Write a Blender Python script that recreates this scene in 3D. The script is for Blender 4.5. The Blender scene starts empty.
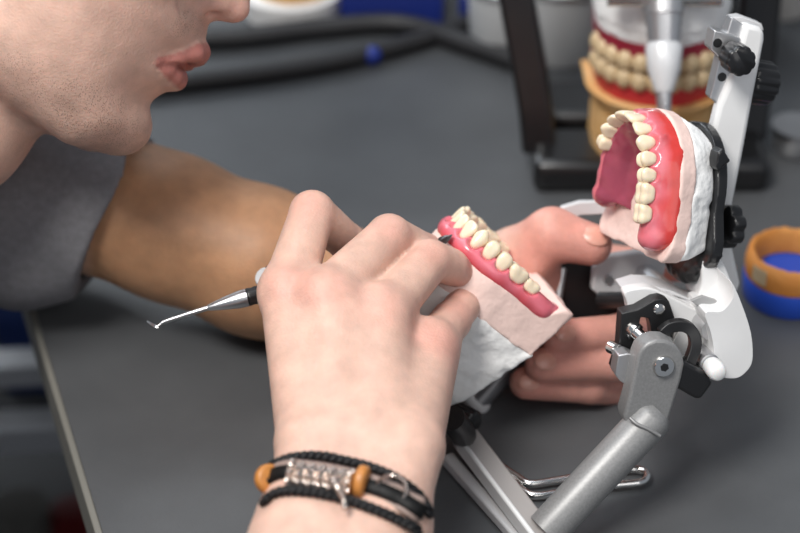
import bpy, math, random
import numpy as np
import openvdb as vdb
from mathutils import Vector, Matrix
random.seed(4); RNG = np.random.default_rng(7)
SC = bpy.context.scene
COL = SC.collection
# ---------------------------------------------------------------- camera frame
FOC = 85.0
K = 36.0 / FOC / 800.0
PITCH = math.radians(35)
CAM = np.array([0.0, -0.696, 0.5875])
RX = np.array([1.0, 0, 0]); UP = np.array([0, math.sin(PITCH), math.cos(PITCH)]); BK = np.array([0, -math.cos(PITCH), math.sin(PITCH)])
RM = np.stack([RX, UP, BK], axis=1)          # columns: photo axes in the room

def q(px, py, d):                            # point of the room at depth d (mm), photo axes
    return np.array([(px - 400) * K * d, (266.5 - py) * K * d, -float(d)])
def W(P):                                    # photo axes (mm) -> room (m)
    P = np.asarray(P, float)
    return CAM + (P / 1000.0) @ RM.T
def tb(px, py, z=0.0):                       # point on the horizontal plane z
    v = (266.5 - py) * K
    d = (CAM[2] - z) / (math.sin(PITCH) - v * math.cos(PITCH))
    return W(q(px, py, d * 1000))
def nrm(v):
    v = np.asarray(v, float); return v / np.linalg.norm(v)

# ---------------------------------------------------------------- materials
def mat(name, col, rough=0.5, metal=0.0, spec=0.5, sss=0.0, sssr=(1, .4, .25), sscale=0.004, noise=0.0, nscale=60, bump=0.0, bscale=200, coat=0.0, attr=False, col2=None, trans=0.0):
    m = bpy.data.materials.new(name); m.use_nodes = True
    nt = m.node_tree; b = nt.nodes['Principled BSDF']
    def L(a, c): nt.links.new(a, c)
    b.inputs['Roughness'].default_value = rough; b.inputs['Metallic'].default_value = metal
    b.inputs['Specular IOR Level'].default_value = spec
    b.inputs['Base Color'].default_value = (*col, 1)
    b.inputs['Coat Weight'].default_value = coat; b.inputs['Coat Roughness'].default_value = 0.12
    if trans: b.inputs['Transmission Weight'].default_value = trans
    if sss:
        b.inputs['Subsurface Weight'].default_value = sss
        b.inputs['Subsurface Radius'].default_value = sssr
        b.inputs['Subsurface Scale'].default_value = sscale
    tc = nt.nodes.new('ShaderNodeTexCoord')
    src = None
    if attr:
        a = nt.nodes.new('ShaderNodeAttribute'); a.attribute_name = 'tint'; src = a.outputs['Color']
    if noise:
        n = nt.nodes.new('ShaderNodeTexNoise'); n.inputs['Scale'].default_value = nscale; n.inputs['Detail'].default_value = 4
        L(tc.outputs['Object'], n.inputs['Vector'])
        if col2 is not None:
            mr = nt.nodes.new('ShaderNodeMapRange'); mr.inputs[1].default_value = 0.5 - noise * .5; mr.inputs[2].default_value = 0.5 + noise * .5
            L(n.outputs['Fac'], mr.inputs[0])
            mx = nt.nodes.new('ShaderNodeMix'); mx.data_type = 'RGBA'
            mx.inputs[6].default_value = (*col, 1); mx.inputs[7].default_value = (*col2, 1)
            if src is not None: L(src, mx.inputs[6])
            L(mr.outputs[0], mx.inputs[0]); src = mx.outputs[2]
        else:
            mr = nt.nodes.new('ShaderNodeMapRange'); mr.inputs[1].default_value = .3; mr.inputs[2].default_value = .7
            mr.inputs[3].default_value = 1 - noise; mr.inputs[4].default_value = 1 + noise
            L(n.outputs['Fac'], mr.inputs[0])
            vm = nt.nodes.new('ShaderNodeVectorMath'); vm.operation = 'SCALE'
            if src is not None: L(src, vm.inputs[0])
            else: vm.inputs[0].default_value = col
            L(mr.outputs[0], vm.inputs['Scale']); src = vm.outputs[0]
    if src is not None: L(src, b.inputs['Base Color'])
    if bump:
        n = nt.nodes.new('ShaderNodeTexNoise'); n.inputs['Scale'].default_value = bscale; n.inputs['Detail'].default_value = 5
        L(tc.outputs['Object'], n.inputs['Vector'])
        bp = nt.nodes.new('ShaderNodeBump'); bp.inputs['Strength'].default_value = bump; bp.inputs['Distance'].default_value = 0.001
        L(n.outputs['Fac'], bp.inputs['Height']); L(bp.outputs[0], b.inputs['Normal'])
    return m

# ---------------------------------------------------------------- objects
def tag(o, label=None, cat=None, group=None, kind=None):
    if label: o['label'] = label
    if cat: o['category'] = cat
    if group: o['group'] = group
    if kind: o['kind'] = kind
    return o
def thing(name, base, label, cat, group=None):
    o = bpy.data.objects.new(name, None); COL.objects.link(o); o.empty_display_size = 0.02
    o.location = base; return tag(o, label, cat, group)
def mesh_obj(name, V, F, m, parent=None, origin=None, smooth=True, angle=40, bevel=0, label=None, tint=None, subsurf=0):
    """V in room metres; ONE mesh object, origin at its parent's (or the given) base"""
    V = np.asarray(V, float)
    if parent is not None:
        o0 = np.array(parent.matrix_basis.translation)
        pp = parent.parent
        while pp is not None: o0 = o0 + np.array(pp.matrix_basis.translation); pp = pp.parent
    else:
        o0 = np.asarray(origin, float) if origin is not None else np.array([V[:, 0].mean(), V[:, 1].mean(), V[:, 2].min()])
    me = bpy.data.meshes.new(name)
    me.from_pydata([tuple(v) for v in (V - o0)], [], F); me.validate(); me.update()
    o = bpy.data.objects.new(name, me); COL.objects.link(o)
    me.materials.append(m)
    if parent is not None: o.parent = parent
    else: o.location = o0
    fin(o, smooth, angle, bevel, subsurf)
    if tint is not None: set_tint(me, tint)
    if label: o['label'] = label
    return o
def fin(o, smooth, angle, bevel, subsurf=0):
    me = o.data
    if bevel:
        md = o.modifiers.new('bevel', 'BEVEL'); md.width = bevel / 1000.0; md.segments = 3; md.limit_method = 'ANGLE'; md.angle_limit = math.radians(35); md.harden_normals = False
    if subsurf:
        md = o.modifiers.new('sub', 'SUBSURF'); md.levels = subsurf; md.render_levels = subsurf
    if smooth:
        me.shade_smooth()
        if angle and not subsurf: me.set_sharp_from_angle(angle=math.radians(angle))
def set_tint(me, c):
    a = me.attributes.new('tint', 'FLOAT_COLOR', 'POINT')
    c4 = np.ones((len(c), 4), np.float32); c4[:, :3] = c
    a.data.foreach_set('color', c4.ravel())

class MB:                                    # collects shapes in photo axes (mm) into one mesh
    def __init__(s): s.V = []; s.F = []; s.n = 0
    def add(s, V, F):
        V = np.asarray(V, float).reshape(-1, 3)
        s.V.append(V); s.F += [tuple(int(i) + s.n for i in f) for f in F]; s.n += len(V); return s
    def build(s, name, m, parent=None, world=False, **kw):
        V = np.vstack(s.V)
        return mesh_obj(name, V if world else W(V), s.F, m, parent, **kw)
    # --- shapes
    def box(s, c, ax, ay, az):               # centre and three half-axis vectors
        c, ax, ay, az = map(lambda v: np.asarray(v, float), (c, ax, ay, az))
        V = [c + i * ax + j * ay + k * az for i in (-1, 1) for j in (-1, 1) for k in (-1, 1)]
        return s.add(V, [(0, 1, 3, 2), (4, 6, 7, 5), (0, 4, 5, 1), (2, 3, 7, 6), (0, 2, 6, 4), (1, 5, 7, 3)])
    def lathe(s, p0, p1, prof, n=32, flute=0, fd=0.0, cap=True):   # prof: (t along p0->p1, r)
        p0 = np.asarray(p0, float); p1 = np.asarray(p1, float); ax = nrm(p1 - p0); L = np.linalg.norm(p1 - p0)
        h = nrm(np.cross(ax, [0.3, 1, .2])); g = np.cross(ax, h)
        V = []; F = []
        for (t, r) in prof:
            for i in range(n):
                a = 2 * math.pi * i / n
                rr = r * (1 - fd * (0.5 + 0.5 * math.cos(flute * a)) ** 2) if flute else r
                V.append(p0 + ax * t * L + (h * math.cos(a) + g * math.sin(a)) * rr)
        for j in range(len(prof) - 1):
            for i in range(n):
                F.append((j * n + i, j * n + (i + 1) % n, (j + 1) * n + (i + 1) % n, (j + 1) * n + i))
        if cap: F.append(tuple(range(n - 1, -1, -1))); F.append(tuple((len(prof) - 1) * n + i for i in range(n)))
        return s.add(V, F)
    def cyl(s, p0, p1, r, r1=None, n=32):
        return s.lathe(p0, p1, [(0, r), (1, r1 if r1 is not None else r)], n)
    def tube(s, pts, r, n=14, closed=False, prof=None, up=None):
        """sweep a round (or given 2D) section along a polyline"""
        P = np.asarray(pts, float); m = len(P); R = np.broadcast_to(np.asarray(r, float), (m,))
        T = np.zeros_like(P)
        for i in range(m):
            a = P[(i - 1) % m] if (closed or i > 0) else P[i]; b = P[(i + 1) % m] if (closed or i < m - 1) else P[i]
            T[i] = nrm(b - a)
        u = nrm(np.cross(T[0], up if up is not None else [0.21, .37, 1.0]))
        V = []; F = []
        sec = prof if prof is not None else [(math.cos(2 * math.pi * i / n), math.sin(2 * math.pi * i / n)) for i in range(n)]
        n = len(sec)
        for i in range(m):
            if up is not None: u = nrm(np.cross(T[i], up))
            else: u = nrm(u - T[i] * np.dot(u, T[i]))
            w = np.cross(T[i], u)
            for (a, b) in sec: V.append(P[i] + (u * a + w * b) * R[i])
        for j in range(m if closed else m - 1):
            k = (j + 1) % m
            for i in range(n): F.append((j * n + i, j * n + (i + 1) % n, k * n + (i + 1) % n, k * n + i))
        if not closed: F.append(tuple(range(n - 1, -1, -1))); F.append(tuple((m - 1) * n + i for i in range(n)))
        return s.add(V, F)
    def plate(s, pxs, d0, N, th, ref=None):
        """solid plate: outline seen through photo points on the plane (point q(ref,d0), normal N), th mm thick going away"""
        N = nrm(N); ref = ref or pxs[0]; o = q(ref[0], ref[1], d0)
        V = []
        for (x, y) in pxs:
            r = q(x, y, 1.0); V.append(r * (np.dot(o, N) / np.dot(r, N)))
        V = np.array(V); n = len(V); B = V - N * th
        F = [tuple(range(n)), tuple(range(2 * n - 1, n - 1, -1))] + [(i, n + i, n + (i + 1) % n, (i + 1) % n) for i in range(n)]
        return s.add(np.vstack([V, B]), F)
    def sphere(s, c, r, n=20, sc=(1, 1, 1)):
        V = []; F = []
        for j in range(n // 2 + 1):
            t = math.pi * j / (n // 2)
            for i in range(n):
                a = 2 * math.pi * i / n
                V.append(np.asarray(c) + r * np.array([math.sin(t) * math.cos(a) * sc[0], math.sin(t) * math.sin(a) * sc[1], math.cos(t) * sc[2]]))
        for j in range(n // 2):
            for i in range(n): F.append((j * n + i, (j + 1) * n + i, (j + 1) * n + (i + 1) % n, j * n + (i + 1) % n))
        return s.add(V, F)
def smooth_line(pts, n=8, closed=False):     # Catmull-Rom
    P = [np.asarray(p, float) for p in pts]; m = len(P); out = []
    rng = range(m) if closed else range(m - 1)
    for i in rng:
        p1, p2 = P[i], P[(i + 1) % m]
        p0 = P[(i - 1) % m] if (closed or i > 0) else p1 * 2 - p2
        p3 = P[(i + 2) % m] if (closed or i < m - 2) else p2 * 2 - p1
        for k in range(n):
            t = k / n
            out.append(0.5 * ((2 * p1) + (p2 - p0) * t + (2 * p0 - 5 * p1 + 4 * p2 - p3) * t * t + (3 * p1 - p0 - 3 * p2 + p3) * t ** 3))
    if not closed: out.append(P[-1])
    return out

# ---------------------------------------------------------------- signed distance modelling
def smin(a, b, k):
    if not np.isscalar(k): k = np.maximum(k, 1e-3)
    elif k <= 0: return np.minimum(a, b)
    h = np.maximum(k - np.abs(a - b), 0) / k
    return np.minimum(a, b) - h * h * k * 0.25
def smax(a, b, k): return -smin(-a, -b, k)
class Cone:
    def __init__(s, a, b, ra, rb): s.a = np.asarray(a, float); s.b = np.asarray(b, float); s.ra = ra; s.rb = rb
    def __call__(s, P):
        ba = s.b - s.a; pa = P - s.a
        h = np.clip(pa @ ba / max(ba @ ba, 1e-9), 0, 1)
        return np.linalg.norm(pa - h[:, None] * ba, axis=1) - (s.ra + (s.rb - s.ra) * h)
class Ell:
    def __init__(s, c, r, ax=None): s.c = np.asarray(c, float); s.r = np.asarray(r, float); s.ax = np.eye(3) if ax is None else np.array([nrm(a) for a in ax])
    def __call__(s, P):
        L = (P - s.c) @ s.ax.T
        k0 = np.linalg.norm(L / s.r, axis=1); k1 = np.linalg.norm(L / s.r ** 2, axis=1) + 1e-9
        return np.where(k0 < 0.3, -s.r.min() * (1 - k0), k0 * (k0 - 1) / k1)
class Half:                                  # keeps the side where (P-c).n < 0
    def __init__(s, c, n): s.c = np.asarray(c, float); s.n = nrm(n)
    def __call__(s, P): return (P - s.c) @ s.n
class Fn:
    def __init__(s, f): s.f = f
    def __call__(s, P): return s.f(P)
class SDF:
    def __init__(s): s.items = []
    def u(s, p, k=0): s.items.append(('u', p, k)); return s
    def c(s, p, k=0): s.items.append(('c', p, k)); return s      # carve
    def i(s, p, k=0): s.items.append(('i', p, k)); return s      # intersect
    def __call__(s, P, R=None):
        out = np.full(len(P), 1e3)
        if R is not None: ctr = (P.min(0) + P.max(0))[None] * 0.5
        vals = None
        if R is not None:
            vals = [float(p(ctr)[0]) for (_, p, _) in s.items]
            mn = min([v for v, (t, _, _) in zip(vals, s.items) if t == 'u'] + [1e3])
        for n, (t, p, k) in enumerate(s.items):
            if R is not None:
                v = vals[n]; kk = 6 if callable(k) else k
                if t == 'u' and v - 1.4 * R > mn + 1.4 * R + kk + 2: continue
                if t == 'c' and v - 1.4 * R > kk + 2: continue
            d = p(P)
            if callable(k): k = k(P)
            if t == 'u': out = smin(out, d, k)
            elif t == 'c': out = smax(out, -d, k)
            else: out = smax(out, d, k)
        return out
def polygonise(f, lo, hi, h, post=None, B=16):
    """sparse evaluation near the surface, then quads"""
    lo = np.asarray(lo, float); hi = np.asarray(hi, float)
    nb = np.ceil((hi - lo) / (h * B)).astype(int)
    I = np.stack(np.meshgrid(*[np.arange(n) for n in nb], indexing='ij'), -1).reshape(-1, 3)
    R = h * B * 0.5 * math.sqrt(3)
    ctr = lo + (I + 0.5) * h * B
    v = np.concatenate([f(c) for c in np.array_split(ctr, max(1, len(ctr) // 20000))])
    g = vdb.FloatGrid(background=10.0)
    loc = np.stack(np.meshgrid(*[np.arange(B)] * 3, indexing='ij'), -1).reshape(-1, 3) * h
    for ijk, val in zip(I, v):
        if val < -R * 1.35 - 3:
            a = (ijk * B).tolist(); b = (ijk * B + B - 1).tolist(); g.fill(tuple(a), tuple(b), -10.0, True)
        elif val < R * 1.35 + 3:
            P = lo + ijk * B * h + loc
            d = f(P, R) if isinstance(f, SDF) else f(P)
            if post is not None: d = post(P, d)
            g.copyFromArray(np.clip(d / h, -10, 10).astype(np.float32).reshape(B, B, B), ijk=tuple((ijk * B).tolist()))
    pts, tris, quads = g.convertToPolygons(0.0, 0.0)
    return lo + np.asarray(pts, float) * h, quads[:, ::-1]
def sdf_obj(name, P, Q, m, parent=None, origin=None, tint=None, label=None, world=False):
    V = P if world else W(P)
    if parent is not None: o0 = np.array(parent.location)
    else: o0 = np.asarray(origin, float) if origin is not None else np.array([V[:, 0].mean(), V[:, 1].mean(), V[:, 2].min()])
    me = bpy.data.meshes.new(name)
    me.vertices.add(len(V)); me.vertices.foreach_set('co', (V - o0).astype(np.float32).ravel())
    me.loops.add(len(Q) * 4); me.loops.foreach_set('vertex_index', Q.astype(np.int32).ravel())
    me.polygons.add(len(Q)); me.polygons.foreach_set('loop_start', np.arange(0, len(Q) * 4, 4, dtype=np.int32))
    me.update(calc_edges=True); me.validate(); me.shade_smooth()
    me.materials.append(m)
    o = bpy.data.objects.new(name, me); COL.objects.link(o)
    if parent is not None: o.parent = parent
    else: o.location = o0
    if tint is not None: set_tint(me, tint)
    if label: o['label'] = label
    return o
def poly_sd(P2, poly):                       # signed distance to a polygon, negative inside
    poly = np.asarray(poly, float); d = np.full(len(P2), 1e18); sgn = np.ones(len(P2)); n = len(poly)
    for i in range(n):
        a = poly[i]; b = poly[i - 1]; e = b - a; w = P2 - a
        h = np.clip((w @ e) / max(e @ e, 1e-9), 0, 1); bb = w - h[:, None] * e
        d = np.minimum(d, (bb ** 2).sum(1))
        c1 = P2[:, 1] >= a[1]; c2 = P2[:, 1] < b[1]; c3 = e[0] * w[:, 1] > e[1] * w[:, 0]
        flip = (c1 & c2 & c3) | (~c1 & ~c2 & ~c3); sgn = np.where(flip, -sgn, sgn)
    return sgn * np.sqrt(d)
def vnoise(P, s, seed=0):                    # smooth value noise in -1..1
    rng = np.random.default_rng(seed); T = rng.uniform(-1, 1, (32, 32, 32))
    X = P / s + 100.5; I = np.floor(X).astype(int); f = X - I; f = f * f * (3 - 2 * f); I %= 32; J = (I + 1) % 32
    def g(a, b, c): return T[a, b, c]
    x, y, z = f.T
    c00 = g(I[:, 0], I[:, 1], I[:, 2]) * (1 - x) + g(J[:, 0], I[:, 1], I[:, 2]) * x
    c10 = g(I[:, 0], J[:, 1], I[:, 2]) * (1 - x) + g(J[:, 0], J[:, 1], I[:, 2]) * x
    c01 = g(I[:, 0], I[:, 1], J[:, 2]) * (1 - x) + g(J[:, 0], I[:, 1], J[:, 2]) * x
    c11 = g(I[:, 0], J[:, 1], J[:, 2]) * (1 - x) + g(J[:, 0], J[:, 1], J[:, 2]) * x
    return (c00 * (1 - y) + c10 * y) * (1 - z) + (c01 * (1 - y) + c11 * y) * z
# ================================================================ the technician
SKIN = np.array([0.68, 0.445, 0.355]); PINK = np.array([0.68, 0.27, 0.22]); LIP = np.array([0.42, 0.135, 0.115]); TAN_SHADE = np.array([0.43, 0.21, 0.085])
FING = []
def wc(p): return (np.asarray(p, float) - CAM) @ RM * 1000.0      # room (m) -> photo axes (mm)
S0 = q(207, 20, 857)
FW = nrm([.90, -.436, 0]); UU = nrm([.436, .90, 0]); WW = np.array([0, 0, 1.0])
def hd(f, u, w): return S0 + FW * f + UU * u + WW * w
def hpx(px, py):
    v = q(px, py, 857) - S0; return (float(v @ FW), float(v @ UU))
prof = [hpx(*p) for p in [(208, 17), (207.5, 28), (206, 37), (203, 46), (195, 58), (180, 68), (176, 80), (170, 90), (157, 96), (149, 103), (148, 112), (150, 124), (146, 138), (136.5, 147), (125, 152), (113.7, 153.7), (97.5, 152), (78, 147), (61.7, 139.7), (45.5, 133)]]
prof += [(-60, -78), (-88, -66), (-110, -40), (-150, -10), (-170, 15), (-182, 50), (-178, 85), (-155, 120), (-115, 142), (-75, 143), (-40, 128), (-16, 100), (-6, 75), (-4, 58), (-9, 46), (-7, 30), (-3, 14)]
gs = 1.5; gx = np.arange(-240, 60, gs); gy = np.arange(-140, 200, gs)
GX, GY = np.meshgrid(gx, gy, indexing='ij')
pd = poly_sd(np.stack([GX.ravel(), GY.ravel()], 1), prof).reshape(GX.shape)
def gblur(a, sg):
    r = int(sg * 3); k = np.exp(-0.5 * (np.arange(-r, r + 1) / sg) ** 2); k /= k.sum()
    a = np.apply_along_axis(lambda v: np.convolve(np.pad(v, r, mode='edge'), k, 'valid'), 0, a)
    return np.apply_along_axis(lambda v: np.convolve(np.pad(v, r, mode='edge'), k, 'valid'), 1, a)
b1 = gblur(pd, 7 / gs); b0 = gblur(pd, 1.2)
t = np.clip((-pd - 3) / 14, 0, 1); t = t * t * (3 - 2 * t); pds = b0 * (1 - t) + b1 * t
def head_fn(P):
    v = P - S0; f = v @ FW; u = v @ UU; w = v @ WW
    x = np.clip((f - gx[0]) / gs, 0, len(gx) - 1.01); y = np.clip((u - gy[0]) / gs, 0, len(gy) - 1.01)
    i = x.astype(int); j = y.astype(int); a = x - i; b = y - j
    d2 = (pds[i, j] * (1 - a) + pds[i + 1, j] * a) * (1 - b) + (pds[i, j + 1] * (1 - a) + pds[i + 1, j + 1] * a) * b
    out = np.maximum(np.abs(f + 90) - 150, np.abs(u - 30) - 170); out = np.maximum(out, 0)
    Wm = np.interp(u, [-85, -60, -25, 10, 60, 120], [50, 58, 64, 71, 75, 74])
    Rr = np.interp(u, [-60, -20, 60], [46, 60, 62])
    s = np.maximum(Rr + d2, 0) / Rr
    ex = np.interp(u, [5, 45], [1.55, 2.0])
    return (np.sqrt(s ** 2 + (np.abs(w) / Wm + 1e-6) ** ex) - 1) * Rr * 0.92 + out
def h3(px, py, w): f, u = hpx(px, py); return hd(f, u, w)
body = SDF()
body.u(Fn(head_fn))
def C(a, b, ra, rb, k): body.u(Cone(a, b, ra, rb), k)
# neck, shoulders, trunk
C(q(-75, 62, 872), q(-215, 195, 890), 56, 62, 16)
C(q(-40, 130, 868), q(-190, 205, 885), 30, 50, 16)
SHL = wc((-.40, .24, .115)); SHR = wc((-.345, -.12, .14)); NB = q(-215, 195, 890)
C(NB, SHL, 60, 46, 30); C(NB, SHR, 60, 46, 30)
C(wc((-.40, .06, .04)), wc((-.62, .06, -.34)), 105, 110, 40)
C(SHL, wc((-.44, .16, -.05)), 52, 80, 30); C(SHR, wc((-.42, -.03, -.05)), 52, 80, 30)
# nose
tip = hd(9.5, 10.5, 0)
C(tip, hd(-4, 46, 0), 5.6, 6.0, 5); C(hd(-2, 14, 0), hd(-10, 46, 0), 11, 9, 8)
body.u(Ell(hd(8.6, 10.2, 0), (6.4, 5.6, 6.8), (FW, UU, WW)), 3)
for s in (-1, 1):
    body.u(Ell(h3(195, 4.5, s * 13.5), (7.0, 5.8, 4.6), (nrm(FW + UU * .2), nrm(UU - FW * .2), WW)), 2.5)
    C(h3(205, 5, s * 11.5), h3(224, 5, s * 7.0), 3.9, 4.4, 3)
    body.c(Ell(h3(213, 15, s * 6.8), (3.6, 2.4, 2.2), (FW, UU, WW)), 1.5)
    # eye socket, lid, brow, cheekbone
    body.c(Ell(hd(4, 44, s * 32), (13, 11, 15), (FW, UU, WW)), 8)
    body.u(Ell(hd(-20.5, 43, s * 31), (14.2, 13, 14.5), (FW, UU, WW)), 3)
    body.c(Ell(hd(-4.5, 38.5, s * 32), (6, 2.6, 10.5), (FW, UU, WW)), 1.2)
    C(hd(-6, 58, s * 14), hd(-16, 58, s * 48), 6, 6, 9)
    C(hd(-22, 18, s * 46), hd(-60, 18, s * 66), 12, 7, 16)
    # ear
    body.u(Ell(hd(-98, 32, s * 76), (17, 30, 6), (FW, UU, nrm(WW * s - FW * .3))), 5)
    body.c(Ell(hd(-92, 30, s * 83), (9, 17, 5), (FW, UU, WW)), 3)
    # jaw line
    C(hd(-30, -66, s * 22), hd(-88, -44, s * 44), 9, 12, 16)
C(h3(206, 12, 0), h3(229, 11, 0), 3.2, 4.2, 3)                       # columella
# lips
UL = [h3(200.5, 52.5, 0), h3(197, 55, 8), h3(182, 62.5, 15.5), h3(164, 69, 22)]
LL = [h3(176, 79, 0), h3(174.5, 78, 8), h3(168, 73.5, 15.5), h3(164, 69, 22)]
ML = [h3(190, 66.5, 0), h3(185, 67.5, 9), h3(173, 69, 18), h3(158, 70, 25.5)]
LIPS = []
for s in (-1, 1):
    m_ = np.array([1, 1, s])
    for pts, rr in ((UL, [3.8, 3.4, 2.2, .8]), (LL, [4.5, 4.1, 2.8, 1.0])):
        pp = [np.array([p[0], p[1], S0[2] + (p[2] - S0[2]) * s]) for p in pts]
        for i in range(3):
            c_ = Cone(pp[i], pp[i + 1], rr[i], rr[i + 1]); LIPS.append(c_); body.u(c_, 4.0)
for s in (-1, 1):
    pp = [np.array([p[0], p[1], S0[2] + (p[2] - S0[2]) * s]) for p in ML]
body.u(Ell(h3(125, 129, 0), (8.5, 9, 16), (FW, UU, WW)), 9)       # chin
# ---- right arm and hand (near)
R1 = q(312, 450, 768); R2 = q(408, 452, 768); RC = q(360, 452, 774)
F1 = q(304, 532, 745); F2 = q(380, 533, 745); ELR = np.array([-92, -236, -602.])
C(R1, F1, 14.5, 16.5, 6); C(R2, F2, 14.5, 16.5, 8); C(RC, q(340, 533, 750), 19, 21, 8)
for A in (F1, F2, q(340, 533, 752)): C(A, ELR, 18, 38, 14)
C(ELR, SHR, 40, 50, 20)
MCP = [q(287, 293, 818), q(325, 299, 810), q(383, 314, 812), q(430, 347, 823)]
CAR = [q(313, 437, 775), q(343, 437, 772), q(376, 437, 772), q(407, 437, 776)]
for m_, c_, r_ in zip(MCP, CAR, (11.8, 12.4, 12, 11.8)): C(c_, m_, 15.0, r_, 7)
for m_, c_ in zip(MCP, CAR): C(c_ - WW * 12, m_ - WW * 11 + np.array([3, -3, 0]), 13, 10, 8)
C(q(345, 305, 806), q(372, 400, 790), 9, 12, 9)
for m_ in MCP: body.u(Ell(m_ + np.array([0, 2, 4.0]), (9, 10, 9.5)), 7)
def finger(pts, rs, dors, ks=(5, 1.6, 1.6), nail=True, web=0):
    for i in range(len(pts) - 1):
        kk = ks[min(i, 2)]
        if i == 0 and web: ax0 = nrm(pts[1] - pts[0]); o0 = pts[0]; kk = lambda P, a=ax0, o=o0, k0=ks[0]: 1.2 + k0 * np.clip(1.15 - ((P - o) @ a) / web, 0, 1)
        C(pts[i], pts[i + 1], rs[i], rs[i + 1], kk)
    if nail: FING.append((pts[-2], pts[-1], rs[-1], dors))
finger([MCP[0], q(312, 213, 840), q(346, 241, 862), q(376, 262, 874)], [11.6, 10.0, 8.6, 7.6], nrm([.5, .85, -.2]))
finger([MCP[1], q(389, 236.5, 838), q(424, 252, 862), q(444, 268, 874)], [11.8, 9.9, 8.6, 7.6], nrm([.6, .75, -.2]), web=24)
C(q(352, 290, 822), q(420, 256, 850), 9, 9, 3)
finger([MCP[2], q(430, 260.5, 840), q(450, 266.5, 852), q(461, 273, 860)], [11.2, 9.6, 8.4, 7.3], nrm([.4, .9, .1]), ks=(5, .6, .8), web=17)
finger([MCP[3], q(451, 321, 846), q(461, 308, 856), q(467.5, 301.5, 864)], [10.8, 8.8, 7.9, 6.9], nrm([.8, .3, -.3]), ks=(4, 2.5, 2), nail=False)
finger([q(318, 405, 812), q(296, 345, 852), q(322, 300, 884), q(366, 276, 893)], [15, 11.6, 10.4, 9.0], nrm([-.3, .2, -.9]), ks=(8, 4, 3))
# ---- left arm and hand (far)
LA = [SHL, q(20, 178, 972), q(100, 201, 962), q(170, 227, 958), q(260, 262, 956), q(350, 296, 955), q(455, 318, 955)]
LR = [48, 40, 35, 35.5, 36, 31, 22]
for i in range(6): C(LA[i], LA[i + 1], LR[i], LR[i + 1], 12)
C(q(400, 300, 953), q(470, 296, 948), 22, 19, 10); C(q(400, 318, 955), q(480, 335, 950), 22, 18, 10)
LM = [q(608, 268, 968), q(618, 300, 975), q(606, 332, 972), q(585, 358, 965)]
for m_, y_ in zip(LM, (292, 305, 318, 332)): C(q(478, y_, 952), m_, 15, 11.5, 7)
finger([LM[0], q(680, 262, 950), q(704, 266, 942), q(719, 271, 936)], [10.5, 9.3, 8.4, 7.6], nrm([0, .5, -1]), ks=(5, 2, 2))
finger([LM[1], q(668, 332, 958), q(622, 333, 914), q(560, 337, 900)], [10.8, 10, 9.3, 8.4], nrm([-.1, .25, 1]), ks=(5, 2, 2))
finger([LM[2], q(664, 362, 952), q(612, 363, 912), q(542, 365, 902)], [10.8, 10, 9.2, 8.2], nrm([-.1, .25, 1]), ks=(5, 2, 2))
finger([LM[3], q(640, 390, 948), q(590, 386, 920), q(526, 383, 912)], [10.2, 9.2, 8.6, 8.0], nrm([-.1, .1, 1]), ks=(5, 2, 2))
finger([q(484, 292, 942), q(512, 257, 926), q(552, 234.5, 908), q(591, 244.5, 906)], [16, 13.2, 12.6, 10.2], nrm([.35, .35, .87]), ks=(9, 6, 4))
C(q(530, 262, 915), q(560, 300, 945), 11, 11, 9)                # web of the thumb

def hit(px, py):
    ds = np.arange(760, 960, .5); P = np.array([q(px, py, d) for d in ds]); ok = np.where(body(P) <= 0)[0]; return P[ok[0]]
def groove(l, r, k):
    P = [hit(*p) for p in l]
    for i in range(len(P) - 1): body.c(Cone(P[i], P[i + 1], r[min(i, len(r) - 1)], r[min(i + 1, len(r) - 1)]), k)
ml_ = [(157.5, 68), (163, 66.6), (170, 66), (178, 65.6), (186, 65.4)]
MLh = [hit(*p) for p in ml_]
for s in (1, -1):
    pp = [np.array([p[0], p[1], S0[2] + (p[2] - S0[2]) * s]) for p in MLh] + [h3(190, 66, 0)]
    for i in range(len(pp) - 1): body.c(Cone(pp[i], pp[i + 1], .5 if i == 0 else .8, .8), 1.8)
cr_ = [(373, 278), (381, 270), (391, 262), (402, 253), (412, 245.5), (421, 241), (430, 240.5)]
groove([(181.5, -4), (179.5, 4), (182, 11.5), (188, 17)], [.4, .7, .7, .4], 2.2)
def body_post(P, d):
    return d
lo = np.minimum.reduce([wc((-.75, -.2, -.46)), wc((-.2, .35, .36)), wc((-.75, .35, -.46)), wc((-.75, -.2, .36)), hd(-230, -120, -110), ELR - 60, wc((-.2, .35, -.46))]) - 30
hi = np.maximum.reduce([wc((-.2, .35, .36)), hd(60, 170, 110), q(760, 200, 900), np.array([160, 150, -560.])]) + 20
BP, BQ = polygonise(body, lo, hi, 1.5)
print('body', len(BP), len(BQ))
def spot(P, c, r): return np.exp(-((P - c) ** 2).sum(1) / r ** 2)[:, None]
tint = np.tile(SKIN, (len(BP), 1))
def mixc(t, c, a): return t * (1 - a) + np.asarray(c) * a
tint = mixc(tint, TAN_SHADE, np.clip((-BP[:, 2] - 880) / 20, 0, 1)[:, None] * np.clip(((BP[:, 0] / K / -BP[:, 2] + 400) - 75) / 20, 0, 1)[:, None] * (BP[:, 1] < 62)[:, None] * np.clip((500 - (BP[:, 0] / K / -BP[:, 2] + 400)) / 80, 0, 1)[:, None] * .8)  # far forearm: tan plus its shade, put into the skin colour
nz = vnoise(BP, 7, 3)[:, None] * .5 + .5
for m_ in MCP: tint = mixc(tint, PINK, .55 * spot(BP, m_ + WW * 11 + np.array([0, 3, 0]), 11) * (.6 + .4 * nz))
for (a, b, r, n) in FING: tint = mixc(tint, PINK, .42 * spot(BP, b, 15))
for p in (q(389, 228, 828), q(433, 250, 830), q(305, 200, 830), q(455, 310, 840)): tint = mixc(tint, PINK, .38 * spot(BP, p, 10))
tint = mixc(tint, PINK, .35 * spot(BP, q(440, 350, 815), 13))
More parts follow.
